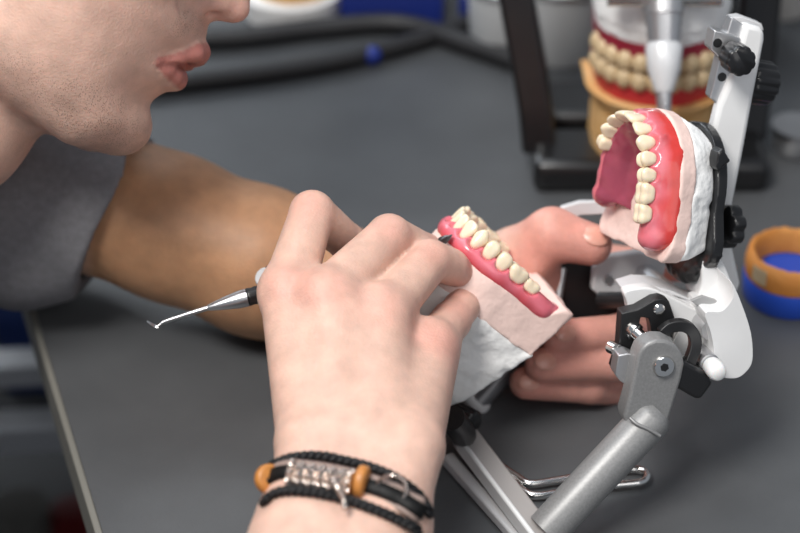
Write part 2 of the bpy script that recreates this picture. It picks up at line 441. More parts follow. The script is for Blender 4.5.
tint = mixc(tint, PINK, .65 * np.clip((-BP[:, 2] - 870) / 20, 0, 1)[:, None] * np.clip(((BP[:, 0] / K / -BP[:, 2] + 400) - 495) / 30, 0, 1)[:, None])
hvx = (BP - S0) @ FW; hvu = (BP - S0) @ UU; hvw = (BP - S0) @ WW
tint = mixc(tint, PINK, .35 * spot(BP, tip, 15)); tint = mixc(tint, PINK, .3 * spot(BP, hd(-5, 10, 14), 9))
tint = mixc(tint, PINK, .16 * spot(BP, hd(-45, 20, 62), 32))
ld = np.min([c_(BP) for c_ in LIPS], axis=0)
fu = np.stack([hvx, hvu], 1)
lpU = [hpx(*p) for p in [(156, 67.5), (165, 64), (176, 60.5), (188, 56), (197, 49.5), (204, 45.5), (214, 44), (216, 60), (192, 67), (172, 67)]]
lpL = [hpx(*p) for p in [(160, 67.5), (172, 66.5), (195, 66), (196, 84), (187, 87.5), (180, 89), (173, 82.5), (166, 74.5)]]
lm = np.maximum(np.clip(.9 - poly_sd(fu, lpU) / 1.2, 0, 1), np.clip(.9 - poly_sd(fu, lpL) / 1.2, 0, 1)) * np.clip((27 - np.abs(hvw)) / 2, 0, 1)
tint = mixc(tint, LIP, lm[:, None] * .85)
# stubble field: moustache, chin and along the jaw
st = np.maximum.reduce([np.exp(-(((hvx + 8) / 11) ** 2 + ((hvu + 9 - .5 * (hvx + 8)) / 7.5) ** 2) ** 2) * np.clip((38 - np.abs(hvw)) / 14, 0, 1),
    np.exp(-(((hvx + 22) / 24) ** 2 + ((hvu + 62) / 16) ** 2) ** 2),
    np.exp(-(((hvx + 60) / 34) ** 2 + ((hvu + 62 - .12 * (hvx + 60)) / 13) ** 2) ** 2) * .75])
st = np.where((lm > .3) | (hvx < -110), 0, st) * np.clip((BP[:, 0] + 260) / 40, 0, 1)
m_skin = mat('skin', tuple(SKIN), rough=.46, spec=.42, sss=.22, sscale=.0035, noise=.11, nscale=110, bump=.30, bscale=900, attr=True)
nt = m_skin.node_tree; bsdf = nt.nodes['Principled BSDF']
src = bsdf.inputs['Base Color'].links[0].from_socket
tc = nt.nodes.new('ShaderNodeTexCoord'); vo = nt.nodes.new('ShaderNodeTexVoronoi'); vo.inputs['Scale'].default_value = 1750
mp = nt.nodes.new('ShaderNodeMapping'); mp.inputs['Rotation'].default_value = (0, 0, .5); mp.inputs['Scale'].default_value = (1, 1, .55)
nt.links.new(tc.outputs['Object'], mp.inputs[0]); nt.links.new(mp.outputs[0], vo.inputs['Vector'])
mr = nt.nodes.new('ShaderNodeMapRange'); mr.inputs[1].default_value = .20; mr.inputs[2].default_value = .42; mr.inputs[3].default_value = 1; mr.inputs[4].default_value = 0
nt.links.new(vo.outputs['Distance'], mr.inputs[0])
nn = nt.nodes.new('ShaderNodeTexNoise'); nn.inputs['Scale'].default_value = 260; nt.links.new(tc.outputs['Object'], nn.inputs['Vector'])
nr = nt.nodes.new('ShaderNodeMapRange'); nr.inputs[1].default_value = .34; nr.inputs[2].default_value = .52; nt.links.new(nn.outputs['Fac'], nr.inputs[0])
at = nt.nodes.new('ShaderNodeAttribute'); at.attribute_name = 'stubble'
m1 = nt.nodes.new('ShaderNodeMath'); m1.operation = 'MULTIPLY'; nt.links.new(mr.outputs[0], m1.inputs[0]); nt.links.new(at.outputs['Fac'], m1.inputs[1])
m2 = nt.nodes.new('ShaderNodeMath'); m2.operation = 'MULTIPLY'; nt.links.new(m1.outputs[0], m2.inputs[0]); nt.links.new(nr.outputs[0], m2.inputs[1])
m3 = nt.nodes.new('ShaderNodeMath'); m3.operation = 'MULTIPLY_ADD'; nt.links.new(at.outputs['Fac'], m3.inputs[0]); m3.inputs[1].default_value = .20
m4 = nt.nodes.new('ShaderNodeMath'); m4.operation = 'MULTIPLY'; m4.inputs[1].default_value = .62; nt.links.new(m2.outputs[0], m4.inputs[0]); nt.links.new(m4.outputs[0], m3.inputs[2])
mx = nt.nodes.new('ShaderNodeMix'); mx.data_type = 'RGBA'; mx.inputs[7].default_value = (.10, .065, .05, 1)
nt.links.new(src, mx.inputs[6]); nt.links.new(m3.outputs[0], mx.inputs[0]); nt.links.new(mx.outputs[2], bsdf.inputs['Base Color'])

person = thing('person', (-.62, .06, -.46), 'person with short stubble in a grey polo shirt leaning in to carve a pink denture', 'person')
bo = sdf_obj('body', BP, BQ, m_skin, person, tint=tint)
a = bo.data.attributes.new('stubble', 'FLOAT', 'POINT'); a.data.foreach_set('value', st.astype(np.float32))
# nails
m_nail = mat('nail', (.72, .36, .28), rough=.28, spec=.5, sss=.15)
for i, (a_, b_, r_, n_) in enumerate(FING):
    ax = nrm(b_ - a_); n2 = nrm(n_ - ax * (n_ @ ax)); sd = np.cross(ax, n2)
    s_ = SDF(); s_.u(Cone(a_, b_, r_ + .1, r_ + .35)); s_.u(Cone(b_, b_ + ax * 1.6, r_ + .35, r_ + .1), 2)
    s_.i(Ell(b_ + n2 * r_ * .95 + ax * (r_ * .12), (r_ * .66, r_ * .52, r_ * .5), (ax, sd, n2)), .3)
    p_, q_ = polygonise(s_, b_ - r_ * 2.2, b_ + r_ * 2.2, .5)
    if len(q_): sdf_obj('fingernail', p_, q_, m_nail, person)
# eyes, brows, hair (outside the picture's upper edge)
m_eye = mat('eye_white', (.8, .78, .74), rough=.15); m_iris = mat('iris', (.08, .05, .03), rough=.1)
m_hair = mat('dark_hair', (.035, .02, .012), rough=.55, noise=.3, nscale=300, bump=.8, bscale=700)
for s in (-1, 1):
    e = MB().sphere(hd(-20.5, 41.5, s * 31), 12.6).build('eye', m_eye, person, angle=0)
    MB().sphere(hd(-20.5, 41.5, s * 31) + nrm(FW * 1 - UU * .30) * 7.2, 5.9).build('iris', m_iris, e, angle=0)
    MB().tube([hd(-1, 57, s * 13), hd(-3, 61, s * 26), hd(-12, 58, s * 44)], [3.5, 3.8, 2]).build('eyebrow', m_hair, person, angle=0)
hr = SDF(); hr.u(Ell(hd(-88, 72, 0), (101, 82, 84), (FW, UU, WW))); hr.u(Ell(hd(-120, 25, 0), (68, 70, 76), (FW, UU, WW)), 20)
hr.i(Fn(lambda P: 42 - (P - S0) @ UU - .9 * np.minimum((P - S0) @ FW + 105, 95) * -1 * .8), 6)
hr.c(Ell(hd(-98, 25, 0), (14, 24, 200), (FW, UU, WW)), 6)
def hpost(P, d): return d + vnoise(P, 6, 5) * 2.2
hp_, hq_ = polygonise(hr, hd(-90, 60, 0) - 150, hd(-90, 60, 0) + 150, 3.0, hpost)
sdf_obj('hair', hp_, hq_, m_hair, person)
# ---- shirt
sh = SDF()
ax_s = nrm(q(112, 206, 958) - q(20, 178, 972))
def SC_(a, b, ra, rb, k): sh.u(Cone(a, b, ra, rb), k)
HEM = q(119, 210, 957)
SC_(SHL, q(15, 190, 972), 60, 50, 10); SC_(q(15, 190, 972), HEM + ax_s * 14 - np.array([0, 3.5, 0]), 51, 41.5, 14)
sh.u(Ell(q(25, 262, 965), (34, 22, 30)), 14)
SC_(SHR, SHR * .42 + ELR * .58, 62, 61, 10)
SC_(NB - (q(-75, 62, 872) - NB) * .02, SHL, 64, 56, 30); SC_(NB, SHR, 64, 56, 30)
SC_(wc((-.40, .06, .04)), wc((-.62, .06, -.34)), 118, 124, 40)
SC_(SHL, wc((-.44, .16, -.05)), 62, 92, 30); SC_(SHR, wc((-.42, -.03, -.05)), 62, 92, 30)
hemp = HEM; hn = nrm(np.array([.885, -.43, .12]) * [1, 1, 1])
hn = nrm((q(140, 150, 958) - q(80, 272, 958))); hn = nrm(np.array([-hn[1], hn[0], 0]) * -1); hn = hn if hn @ ax_s > 0 else -hn
sh.i(Fn(lambda P: np.where((P[:, 2] < -905) & (P[:, 0] > -330), (P - HEM) @ hn, -50.)), 2)
sh.c(Cone(HEM - ax_s * 30, HEM + ax_s * 40 - np.array([0, 3.0, 0]), 38.0, 38.5), 1)
rn = nrm(ELR - SHR); rc_ = SHR * .45 + ELR * .55
sh.i(Fn(lambda P: np.where(P[:, 2] > -760, (P - rc_) @ rn, -50.)), 2); sh.c(Cone(rc_ - rn * 30, rc_ + rn * 50, 51, 50), 1)
sh.c(Cone(NB * .8 + q(-75, 62, 872) * .2, q(-75, 62, 872), 60, 60), 3)
sh.c(Cone(wc((-.62, .06, -.40)), wc((-.66, .06, -.60)), 200, 200), 2)
fa = nrm(np.array([-.45, -.89, 0]))
def shpost(P, d):
    # soft folds running down the sleeve and across the chest
    v = P @ nrm([.80, -.55, .2]); w = P @ nrm([.5, .8, .3])
    return d + 3.0 * np.sin(v / 13 + 1.6 * vnoise(P, 45, 9)) * (.5 + .5 * vnoise(P, 60, 11)) + 1.2 * vnoise(P, 26, 12) + 0 * w
slo = np.minimum.reduce([wc((-.78, -.2, -.46)), wc((-.78, .36, -.46)), wc((-.2, .35, -.46)), ELR]) - 20
shi = np.maximum.reduce([wc((-.3, .3, .30)), q(180, 60, 940), SHR + 80, np.array([-60, 150, -640.])])
sp_, sq_ = polygonise(sh, slo, shi, 2.5, shpost)
print('shirt', len(sp_))
m_shirt = mat('grey_polo', (.21, .208, .222), rough=.9, spec=.2, noise=.10, nscale=260, bump=.5, bscale=1500)
shirt = sdf_obj('polo_shirt', sp_, sq_, m_shirt, person)
m_trs = mat('dark_trousers', (.02, .022, .03), rough=.9)
tr = MB(); 
for yy in (-.05, .17):
    tr.tube([wc((-.60, .06 + (yy - .06) * .7, -.42)), wc((-.38, yy, -.40)), wc((-.22, yy, -.42))], [95, 82, 66], n=24)
tr.build('trousers', m_trs, person, angle=0)
# ================================================================ setting and light
SC.view_settings.view_transform = 'Standard'; SC.view_settings.look = 'None'; SC.view_settings.gamma = 1; SC.view_settings.exposure = 0
SC.view_settings.use_curve_mapping = False
cam = bpy.data.cameras.new('camera'); cam.lens = FOC; cam.sensor_width = 36; cam.clip_start = .02; cam.clip_end = 30
cam.dof.use_dof = True; cam.dof.focus_distance = .828; cam.dof.aperture_fstop = 5.4
co = bpy.data.objects.new('camera', cam); COL.objects.link(co); co.location = CAM; co.rotation_euler = (math.radians(90) - PITCH, 0, 0); SC.camera = co
w = bpy.data.worlds.new('world'); SC.world = w; w.use_nodes = True
w.node_tree.nodes['Background'].inputs[0].default_value = (.80, .88, 1, 1); w.node_tree.nodes['Background'].inputs[1].default_value = .30
def area(name, loc, target, size, power, col=(1, 1, 1), sy=None):
    l = bpy.data.lights.new(name, 'AREA'); l.energy = power; l.color = col; l.size = size
    if sy: l.shape = 'RECTANGLE'; l.size_y = sy
    o = bpy.data.objects.new(name, l); COL.objects.link(o); o.location = loc
    o.rotation_euler = (Vector(target) - Vector(loc)).to_track_quat('-Z', 'Y').to_euler(); return o
area('softbox', (-.42, -.52, 1.38), (0, 0, .10), .50, 22.3, (1, .97, .93))
area('front_fill', (.45, -1.1, 1.0), (0, 0, .12), .9, 3.5, (1, .97, .94))  # added fill lamp, brightens the face from the camera side
area('ceiling_panel', (-.25, .5, 1.75), (0, .2, 0), 1.2, 9, (.90, .95, 1), .6)
area('window_light', (-.7, 1.62, 1.0), (0, .2, .0), 1.5, 18, (.88, .94, 1), .8)
def structure(o): o['kind'] = 'structure'; return o
m_floor = mat('floor_vinyl', (.035, .035, .038), rough=.5, noise=.3, nscale=6)
m_wall = mat('wall_paint', (.45, .46, .47), rough=.9, noise=.03, nscale=4)
fl = MB().box((-.2, .4, -.79), (2.2, 0, 0), (0, 1.9, 0), (0, 0, .02)).build('floor', m_floor, world=True, angle=30); structure(fl)
wl = MB().box((-.2, 1.75, .4), (2.2, 0, 0), (0, .03, 0), (0, 0, 1.2)).build('wall_back', m_wall, world=True, angle=30); structure(wl)
# workbench
eP = np.array([-.134, -.0667]); eD = nrm([-.0576, .170])
def edge(y): return eP + eD * ((y - eP[1]) / eD[1])
m_bench = mat('dark_grey_laminate', (.082, .086, .091), rough=.42, spec=.5, noise=.10, nscale=25, bump=.12, bscale=500)
m_edge = mat('bench_edging', (.19, .185, .165), rough=.5, spec=.5)
m_steel = mat('brushed_steel', (.55, .55, .56), rough=.28, metal=1, noise=.05, nscale=80)
m_white_paint = mat('white_enamel', (.80, .80, .80), rough=.25, spec=.5, noise=.03, nscale=50)
bench = thing('workbench', (.4, .3, -.77), 'dark grey laminate workbench top running across the whole picture', 'workbench')
a0 = edge(-.46); a1 = edge(.98)
out = [(a0[0], -.46), (1.1, -.46), (1.1, .98), (a1[0], .98)]
def slab(pts, z0, z1, name, m, par, bevel=0, label=None):
    n = len(pts); V = [(x, y, z1) for x, y in pts] + [(x, y, z0) for x, y in pts]
    F = [tuple(range(n)), tuple(range(2 * n - 1, n - 1, -1))] + [((i + 1) % n, i, n + i, n + (i + 1) % n) for i in range(n)]
    return MB().add(V, F).build(name, m, par, world=True, bevel=bevel, angle=30, label=label)
slab(out, -.028, 0, 'worktop', m_bench, bench)
nx = np.array([-eD[1], eD[0]])
strip = [a0, a0 + nx * .0035, a1 + nx * .0035, a1]
slab([tuple(p) for p in strip], -.030, .0004, 'edge_strip', m_edge, bench, bevel=1.0, label='pale worn edging strip')
for (x, y) in ((.02, -.38), (1.0, -.38), (1.0, .9), (-.28, .9)):
    MB().box((x, y, -.40), (.02, 0, 0), (0, .02, 0), (0, 0, .37)).build('leg', m_steel, bench, world=True)
# storage below the bench, at the left
def at(px, py, d): return W(q(px, py, d))
m_rail = mat('white_plastic_rail', (.42, .42, .43), rough=.5)
m_blue = mat('blue_plastic', (.012, .035, .16), rough=.45)
m_blk = mat('matt_black', (.012, .012, .013), rough=.5, spec=.4)
rack = thing('shelf_rack', at(20, 560, 1420), 'white framed shelf rack standing on the floor left of the bench', 'shelf')
def rail(p, r_, r2): MB().box((np.asarray(p) + np.asarray(r_)) / 2, (np.asarray(r_) - np.asarray(p)) / 2, (0, .012, 0), (0, 0, r2)).build('rail', m_rail, rack, world=True, bevel=2)
zr = [at(30, 365, 1300)[2], at(30, 431, 1300)[2]]
for (y_, t_) in ((367, .009), (431, .011)):
    rail(at(-260, y_ + 16, 1310), at(78, y_ - 3, 1300), t_)
for px in (-260, 84):
    t0 = at(px, 330, 1300); MB().box((t0[0], t0[1] + .03, -.42), (.012, 0, 0), (0, .012, 0), (0, 0, .30)).build('post', m_rail, rack, world=True)
tp = at(-80, 438, 1330)
MB().box(tp + np.array([0, .14, -.004]), (.26, 0, 0), (0, .13, 0), (0, 0, .006)).build('shelf', mat('grey_shelf', (.06, .06, .062), rough=.6), rack, world=True)
MB().box(tp + np.array([0, .14, -.20]), (.26, 0, 0), (0, .13, 0), (0, 0, .006)).build('shelf', mat('grey_shelf_low', (.06, .06, .062), rough=.6), rack, world=True)
def crate(name, c, sx, sy, sz, m, label, cat):
    t = thing(name, c, label, cat); c = np.asarray(c)
    MB().box(c + [0, 0, .003], (sx, 0, 0), (0, sy, 0), (0, 0, .003)).build('base', m, t, world=True)
    for s in (-1, 1):
        MB().box(c + [s * sx, 0, sz / 2], (.003, 0, 0), (0, sy, 0), (0, 0, sz / 2)).build('side', m, t, world=True, bevel=1)
        MB().box(c + [0, s * sy, sz / 2], (sx, 0, 0), (0, .003, 0), (0, 0, sz / 2)).build('side', m, t, world=True, bevel=1)
    MB().tube([c + [-sx, -sy, sz], c + [sx, -sy, sz], c + [sx, sy, sz], c + [-sx, sy, sz]], .004, closed=True, n=8).build('rim', m, t, world=True)
    return t
sb = at(40, 425, 1330); zt = tp[2] + .002
crate('storage_crate', (sb[0] + .015, tp[1] + .10, zt), .045, .05, .10, m_blue, 'deep blue plastic crate on the shelf rack beside the bench edge', 'crate')
crate('storage_crate', (sb[0] - .10, tp[1] + .10, zt), .045, .05, .045, m_blk, 'low black plastic tray left of the blue crate on the shelf rack', 'tray')
zl = tp[2] - .194
m_red = mat('red_plastic', (.22, .012, .012), rough=.5); m_cream = mat('cream_plastic', (.20, .19, .17), rough=.6)
pr = at(66, 510, 1480); zf = zl
def jar(name, c, r, h, m, ml, label, cat):
    t = thing(name, c, label, cat); c = np.asarray(c, float)
    MB().lathe(c, c + [0, 0, h], [(0, r * .95), (.05, r), (.75, r), (.85, r * .8), (1, r * .8)]).build('body', m, t, world=True)
    MB().lathe(c + [0, 0, h], c + [0, 0, h * 1.22], [(0, r * .86), (.9, r * .86), (1, r * .78)], flute=16, fd=.05, n=64).build('lid', ml, t, world=True)
jar('wax_tub', (pr[0], tp[1] + .10, zf), .020, .030, m_red, m_red, 'red plastic tub on the lower shelf beside the bench edge', 'tub')
pr = at(15, 500, 1480)
jar('powder_jar', (pr[0], tp[1] + .10, zf), .026, .034, m_cream, m_cream, 'dull cream jar on the lower shelf left of the red tub', 'jar')
# ================================================================ dentures on their casts
class Frame:
    def __init__(s, O, A, L, T):
        s.O = np.asarray(O, float); T = nrm(T); L = nrm(np.asarray(L) - T * np.dot(L, T)); A = np.asarray(A, float)
        A = nrm(A - T * np.dot(A, T) - L * np.dot(A, L)); s.M = np.stack([A, L, T], 1)
    def __call__(s, P): return s.O + np.asarray(P, float) @ s.M.T
def arch_line(D=29, Wd=22.5, back=-50, flare=2.5):
    pts = []
    for th in np.linspace(0, math.pi / 2, 40): pts.append((-D * (1 - math.cos(th)), Wd * math.sin(th)))
    for a in np.linspace(-D - 1, back, 16): pts.append((a, Wd + flare * (-D - a) / (-D - back)))
    pts = np.array(pts); s = np.r_[0, np.cumsum(np.linalg.norm(np.diff(pts, axis=0), axis=1))]
    return pts, s
def arch_at(line, s, side):
    pts, S = line; s = min(s, S[-1]); a = np.interp(s, S, pts[:, 0]); l = np.interp(s, S, pts[:, 1])
    e = .3; a2 = np.interp(min(s + e, S[-1]), S, pts[:, 0]); l2 = np.interp(min(s + e, S[-1]), S, pts[:, 1]); a1 = np.interp(max(s - e, 0), S, pts[:, 0]); l1 = np.interp(max(s - e, 0), S, pts[:, 1])
    if s < e: a1 = a2; l1 = -l2
    d = nrm([a2 - a1, l2 - l1]); n = np.array([-d[1], d[0]]) * -1 if False else np.array([d[1], -d[0]])
    return np.array([a, l * side]), np.array([d[0], d[1] * side]), np.array([n[0], n[1] * side])
def tooth_mesh(kind, wd, th, ht, seed):
    rg = random.Random(seed); n = 11; V = []; idx = {}; F = []
    for ax in range(3):
        for sg in (-1, 1):
            g = []
            for i in range(n + 1):
                row = []
                for j in range(n + 1):
                    u = math.tan((i / n * 2 - 1) * math.pi / 4); v = math.tan((j / n * 2 - 1) * math.pi / 4)
                    p = [0, 0, 0]; p[ax] = sg; p[(ax + 1) % 3] = u; p[(ax + 2) % 3] = v
                    key = tuple(round(c, 4) for c in p)
                    if key not in idx: idx[key] = len(V); V.append(np.array(p, float))
                    row.append(idx[key])
                g.append(row)
            for i in range(n):
                for j in range(n):
                    f = (g[i][j], g[i + 1][j], g[i + 1][j + 1], g[i][j + 1]); F.append(f if sg > 0 else f[::-1])
    out = []
    e = {'i': 3.8, 'c': 3.0, 'p': 3.3, 'm': 3.8}[kind]
    for p in V:
        p = p / (abs(p[0]) ** e + abs(p[1]) ** e + abs(p[2]) ** e) ** (1 / e)
        x, y, z = p; h = (z + 1) / 2
        neck = 0.62 + 0.38 * min(1, h * 1.5) ** .9
        X = x * wd / 2 * neck; 
        if kind == 'i': Y = y * th / 2 * (1 - .62 * h ** 1.3) + .10 * th * h * 0; Z = h * ht - .25 * abs(x) ** 3 * h * ht * .25; Y += .08 * th * math.cos(x * 1.5)
        elif kind == 'c': Y = y * th / 2 * (1 - .5 * h ** 1.4); Z = h * ht * (1 - .20 * abs(x) ** 1.4 * h); Y += .12 * th * math.cos(x * 1.6); X *= 1 - .12 * h
        elif kind == 'p':
            Y = y * th / 2 * (1 - .22 * h); Z = h * ht; X *= 1 - .10 * h
            if z > 0: Z += z * (1.15 * (abs(y) ** 1.5) - 1.2 * math.exp(-(y / .25) ** 2) * .6 - .9 * abs(x) ** 2 * .8)
        else:
            Y = y * th / 2 * (1 - .16 * h); Z = h * ht
            if z > 0:
                cus = math.cos(x * 4.2) * -.5 * .55 + .35 * abs(y) ** 1.5 - .55 * math.exp(-(y / .22) ** 2)
                Z += z * (cus - .45 * abs(x) ** 4)
                if y > .3: Y -= .25 * math.exp(-(x / .18) ** 2) * h
        out.append((X, Y, Z - 1.6))
    return np.array(out), F
m_tooth = mat('acrylic_tooth', (.86, .73, .54), rough=.22, spec=.55, sss=.25, sssr=(.8, .6, .35), sscale=.0022, coat=.35, noise=.05, nscale=120)
m_gum = mat('pink_wax', (.7, .15, .14), rough=.24, spec=.5, sss=.12, sssr=(1, .25, .2), sscale=.003, coat=.5, attr=True, noise=.10, nscale=130, bump=.06, bscale=260)
m_pstone = mat('pink_stone', (.83, .62, .56), rough=.75, spec=.3, noise=.06, nscale=150, bump=.3, bscale=450)
m_plaster = mat('white_plaster', (.91, .91, .90), rough=.8, spec=.3, noise=.03, nscale=120, bump=.5, bscale=380)
def make_denture(name, FR, upper, label, near_n, far_n):
    line = arch_line(29, 22.5, -48) if upper else arch_line(27.5, 21, -48); pts, S = line
    if upper: wds = [8.0, 6.7, 7.4, 6.8, 6.7, 9.2, 8.4]; hts = [9.2, 8.6, 8.8, 7.4, 7.0, 6.4, 6.0]; ths = [6, 5.6, 6.8, 8, 8, 9.6, 9.2]
    else: wds = [5.4, 5.9, 6.8, 7.0, 7.2, 9.7, 8.2]; hts = [9.2, 9.4, 10.2, 8.8, 8.2, 7.2, 5.6]; ths = [5.4, 5.6, 6.8, 7.6, 7.8, 9.2, 8.4]
    kinds = 'iicppmm'
    g = SDF(); base = W(FR(np.array([-25, 0, -12]))); 
    t = thing(name, base, label, 'denture')
    teeth = []
    for side, cnt in ((1, near_n), (-1, far_n)):
        s = 0
        for i in range(7):
            sc = s + wds[i] / 2 + .05; s += wds[i] + .12
            c, d, n = arch_at(line, sc, side)
            if i < cnt: teeth.append((kinds[i], c, d, n, wds[i] * 1.15, ths[i], hts[i] * 1.05, side, i))
            g.u(Ell(np.r_[c + n * 1.6, -4.8 if upper else -3.2], (wds[i] * .44, 3.4, 6.0 if upper else 3.7), ([d[0], d[1], 0], [n[0], n[1], 0], [0, 0, 1])), 2.0)
            g.u(Ell(np.r_[c - n * 1.8, -3.0], (wds[i] * .46, 3.2, 4.0), ([d[0], d[1], 0], [n[0], n[1], 0], [0, 0, 1])), 2.0)
    fl = 4.6 if upper else 2.4; dp = -11.5 if upper else -4.5; rz, rr_ = (-3.6, 4.1) if upper else (-3.0, 3.7)
    ss = np.linspace(0, S[-1], 22)
    for side in (1, -1):
        for k in range(len(ss) - (5 if upper and side < 0 else 1)):
            fl = (4.6 if upper else 2.4) * (np.clip((ss[k] - 4) / 18, .35, 1) if upper else 1)
            c0, _, n0 = arch_at(line, ss[k], side); c1, _, n1 = arch_at(line, ss[k + 1], side)
            g.u(Cone(np.r_[c0, rz], np.r_[c1, rz], rr_, rr_), 2.5)
            g.u(Cone(np.r_[c0 + n0 * fl * .6, dp * .7], np.r_[c1 + n1 * fl * .6, dp * .7], 3.6, 3.6), 3)
            g.u(Cone(np.r_[c0 + n0 * fl, dp], np.r_[c1 + n1 * fl, dp], 2.9 if upper else 2.2, 2.9 if upper else 2.2), 3)
            if not upper: g.u(Cone(np.r_[c0 - n0 * 3.8, -6], np.r_[c1 - n1 * 3.8, -5.5], 3.6, 3.6), 3)
            else: g.u(Cone(np.r_[c0 - n0 * 3, -7], np.r_[c1 - n1 * 3, -7], 4, 4), 4)
        e0, _, en = arch_at(line, S[-1] - (9 if upper and side < 0 else 0), side)
        g.u(Ell(np.r_[e0 + [-1 if upper else -3.5, 0], -5.5 if upper else -2.5], (5, 6, 6.5) if upper else (9, 4.2, 3.4), None if upper else ([.94, 0, -.34], [0, 1, 0], [.34, 0, .94])), 3)
    if not upper:
        for s_ in (1, -1): g.u(Cone((-46, s_ * 18.5, -5), (-59, s_ * 19.5, -1.0), 3.8, 3.4), 3)
    if upper:
        def vault(P):
            a, l, z = P.T; r = np.clip(np.abs(l) / 20, 0, 1); rf = np.clip((a + 30) / 24, 0, 1)
            tv = -3 - 10.5 * (1 - r ** 2.2) * (1 - rf ** 2)
            tv = tv + .5 * np.sin(a * .9 + np.abs(l) * .3) * np.clip(1 - np.abs(l + 0) / 12, 0, 1) * (a > -26)
            d1 = np.abs(z - tv) * .75 - 1.2
            return smax(smax(d1, np.abs(l) - 21, 1), smax(-(a + 44 - .012 * l * l), a + 3, 1), 1)
        g.u(Fn(vault), 2.5)
    for (kd, c, d, n, wd, th, ht, side, i) in teeth:                # margins follow each tooth
        g.c(Ell(np.r_[c + n * (th * .30 + 2.2), 2.2], (wd * .46, 3.4, 4.0), ([d[0], d[1], 0], [n[0], n[1], 0], [0, 0, 1])), .8)
    def gpost(P, d): return d + .10 * vnoise(P, 3.2, 21) + .35 * vnoise(P, 9, 22)
    gp, gq = polygonise(g, (-62, -36, -26), (14, 36, 10), .6, gpost)
    a_, l_, t_ = gp.T
    dd = np.min([np.abs((gp[:, 0] - c[0])) ** 2 + (gp[:, 1] - c[1]) ** 2 for (_, c, *_r) in teeth], axis=0) ** .5
    red = np.clip((-t_ - 2.0) / 6.5, 0, 1); nn = vnoise(gp, 6, 31) * .5 + .5
    out_side = np.zeros(len(gp), bool)
    inner = poly_sd(gp[:, :2], np.vstack([pts, (pts * [1, -1])[::-1]])) < -1.5
    pk = np.array([.70, .17, .21]) if upper else np.array([.72, .17, .22]); rd = np.array([.60, .045, .038]) if upper else np.array([.60, .06, .075]); mv = np.array([.33, .06, .10]) if upper else np.array([.50, .06, .06])
    m_ = np.clip(red * 1.25 + (nn - .5) * .7, 0, 1)[:, None]
    tint = pk * (1 - m_) + rd * m_
    far = (l_ < -22) & upper
    tint = np.where(inner[:, None], mv * (.85 + .3 * nn[:, None]), tint)
    sdf_obj('wax_base', FR(gp), gq, m_gum, t, tint=tint)
    for (kd, c, d, n, wd, th, ht, side, i) in teeth:
        V, F = tooth_mesh(kd, wd, th, ht, i)
        tl = (.16 if kd in 'i' else .06) if upper else (.10 if kd == 'i' else -.02)
        Tn = nrm(np.array([n[0] * tl, n[1] * tl, 1])); N3 = nrm(np.array([n[0], n[1], 0]) - Tn * (n @ Tn[:2])); D3 = np.cross(N3, Tn)
        jit = random.Random(i * 7 + side).uniform(-.05, .05); D3 = nrm(D3 + N3 * jit)
        P = np.r_[c + n * .6, random.Random(i * 3 + side).uniform(-.3, .3)] + V[:, :1] * D3 + V[:, 1:2] * N3 + V[:, 2:] * Tn
        MB().add(FR(P), F).build('tooth', m_tooth, t, angle=0)
    return t
LF = Frame(q(457.5, 227.5, 868), (-.70, .50, .434), (.26, -.40, .88), (.614, .729, .15))
UF = Frame(q(636, 120, 852), (.19, .93, .19), (.31, -.24, .92), (-.883, .0685, .36))
low = make_denture('lower_denture', LF, False, 'lower denture of pink wax being carved under the fingertips of the near hand', 7, 7)
upp = make_denture('upper_denture', UF, True, 'upper denture with mauve palate set on the cast held upright on the right', 7, 4)
def D_shape(out):
    line = arch_line(27 if out else 30, 22.5, -49 if out else -60); p = line[0][::3] - ([3, 0] if out else [0, 0]); poly = np.vstack([p, (p * [1, -1])[::-1]]); return poly
DP = D_shape(1); DPL = D_shape(0)
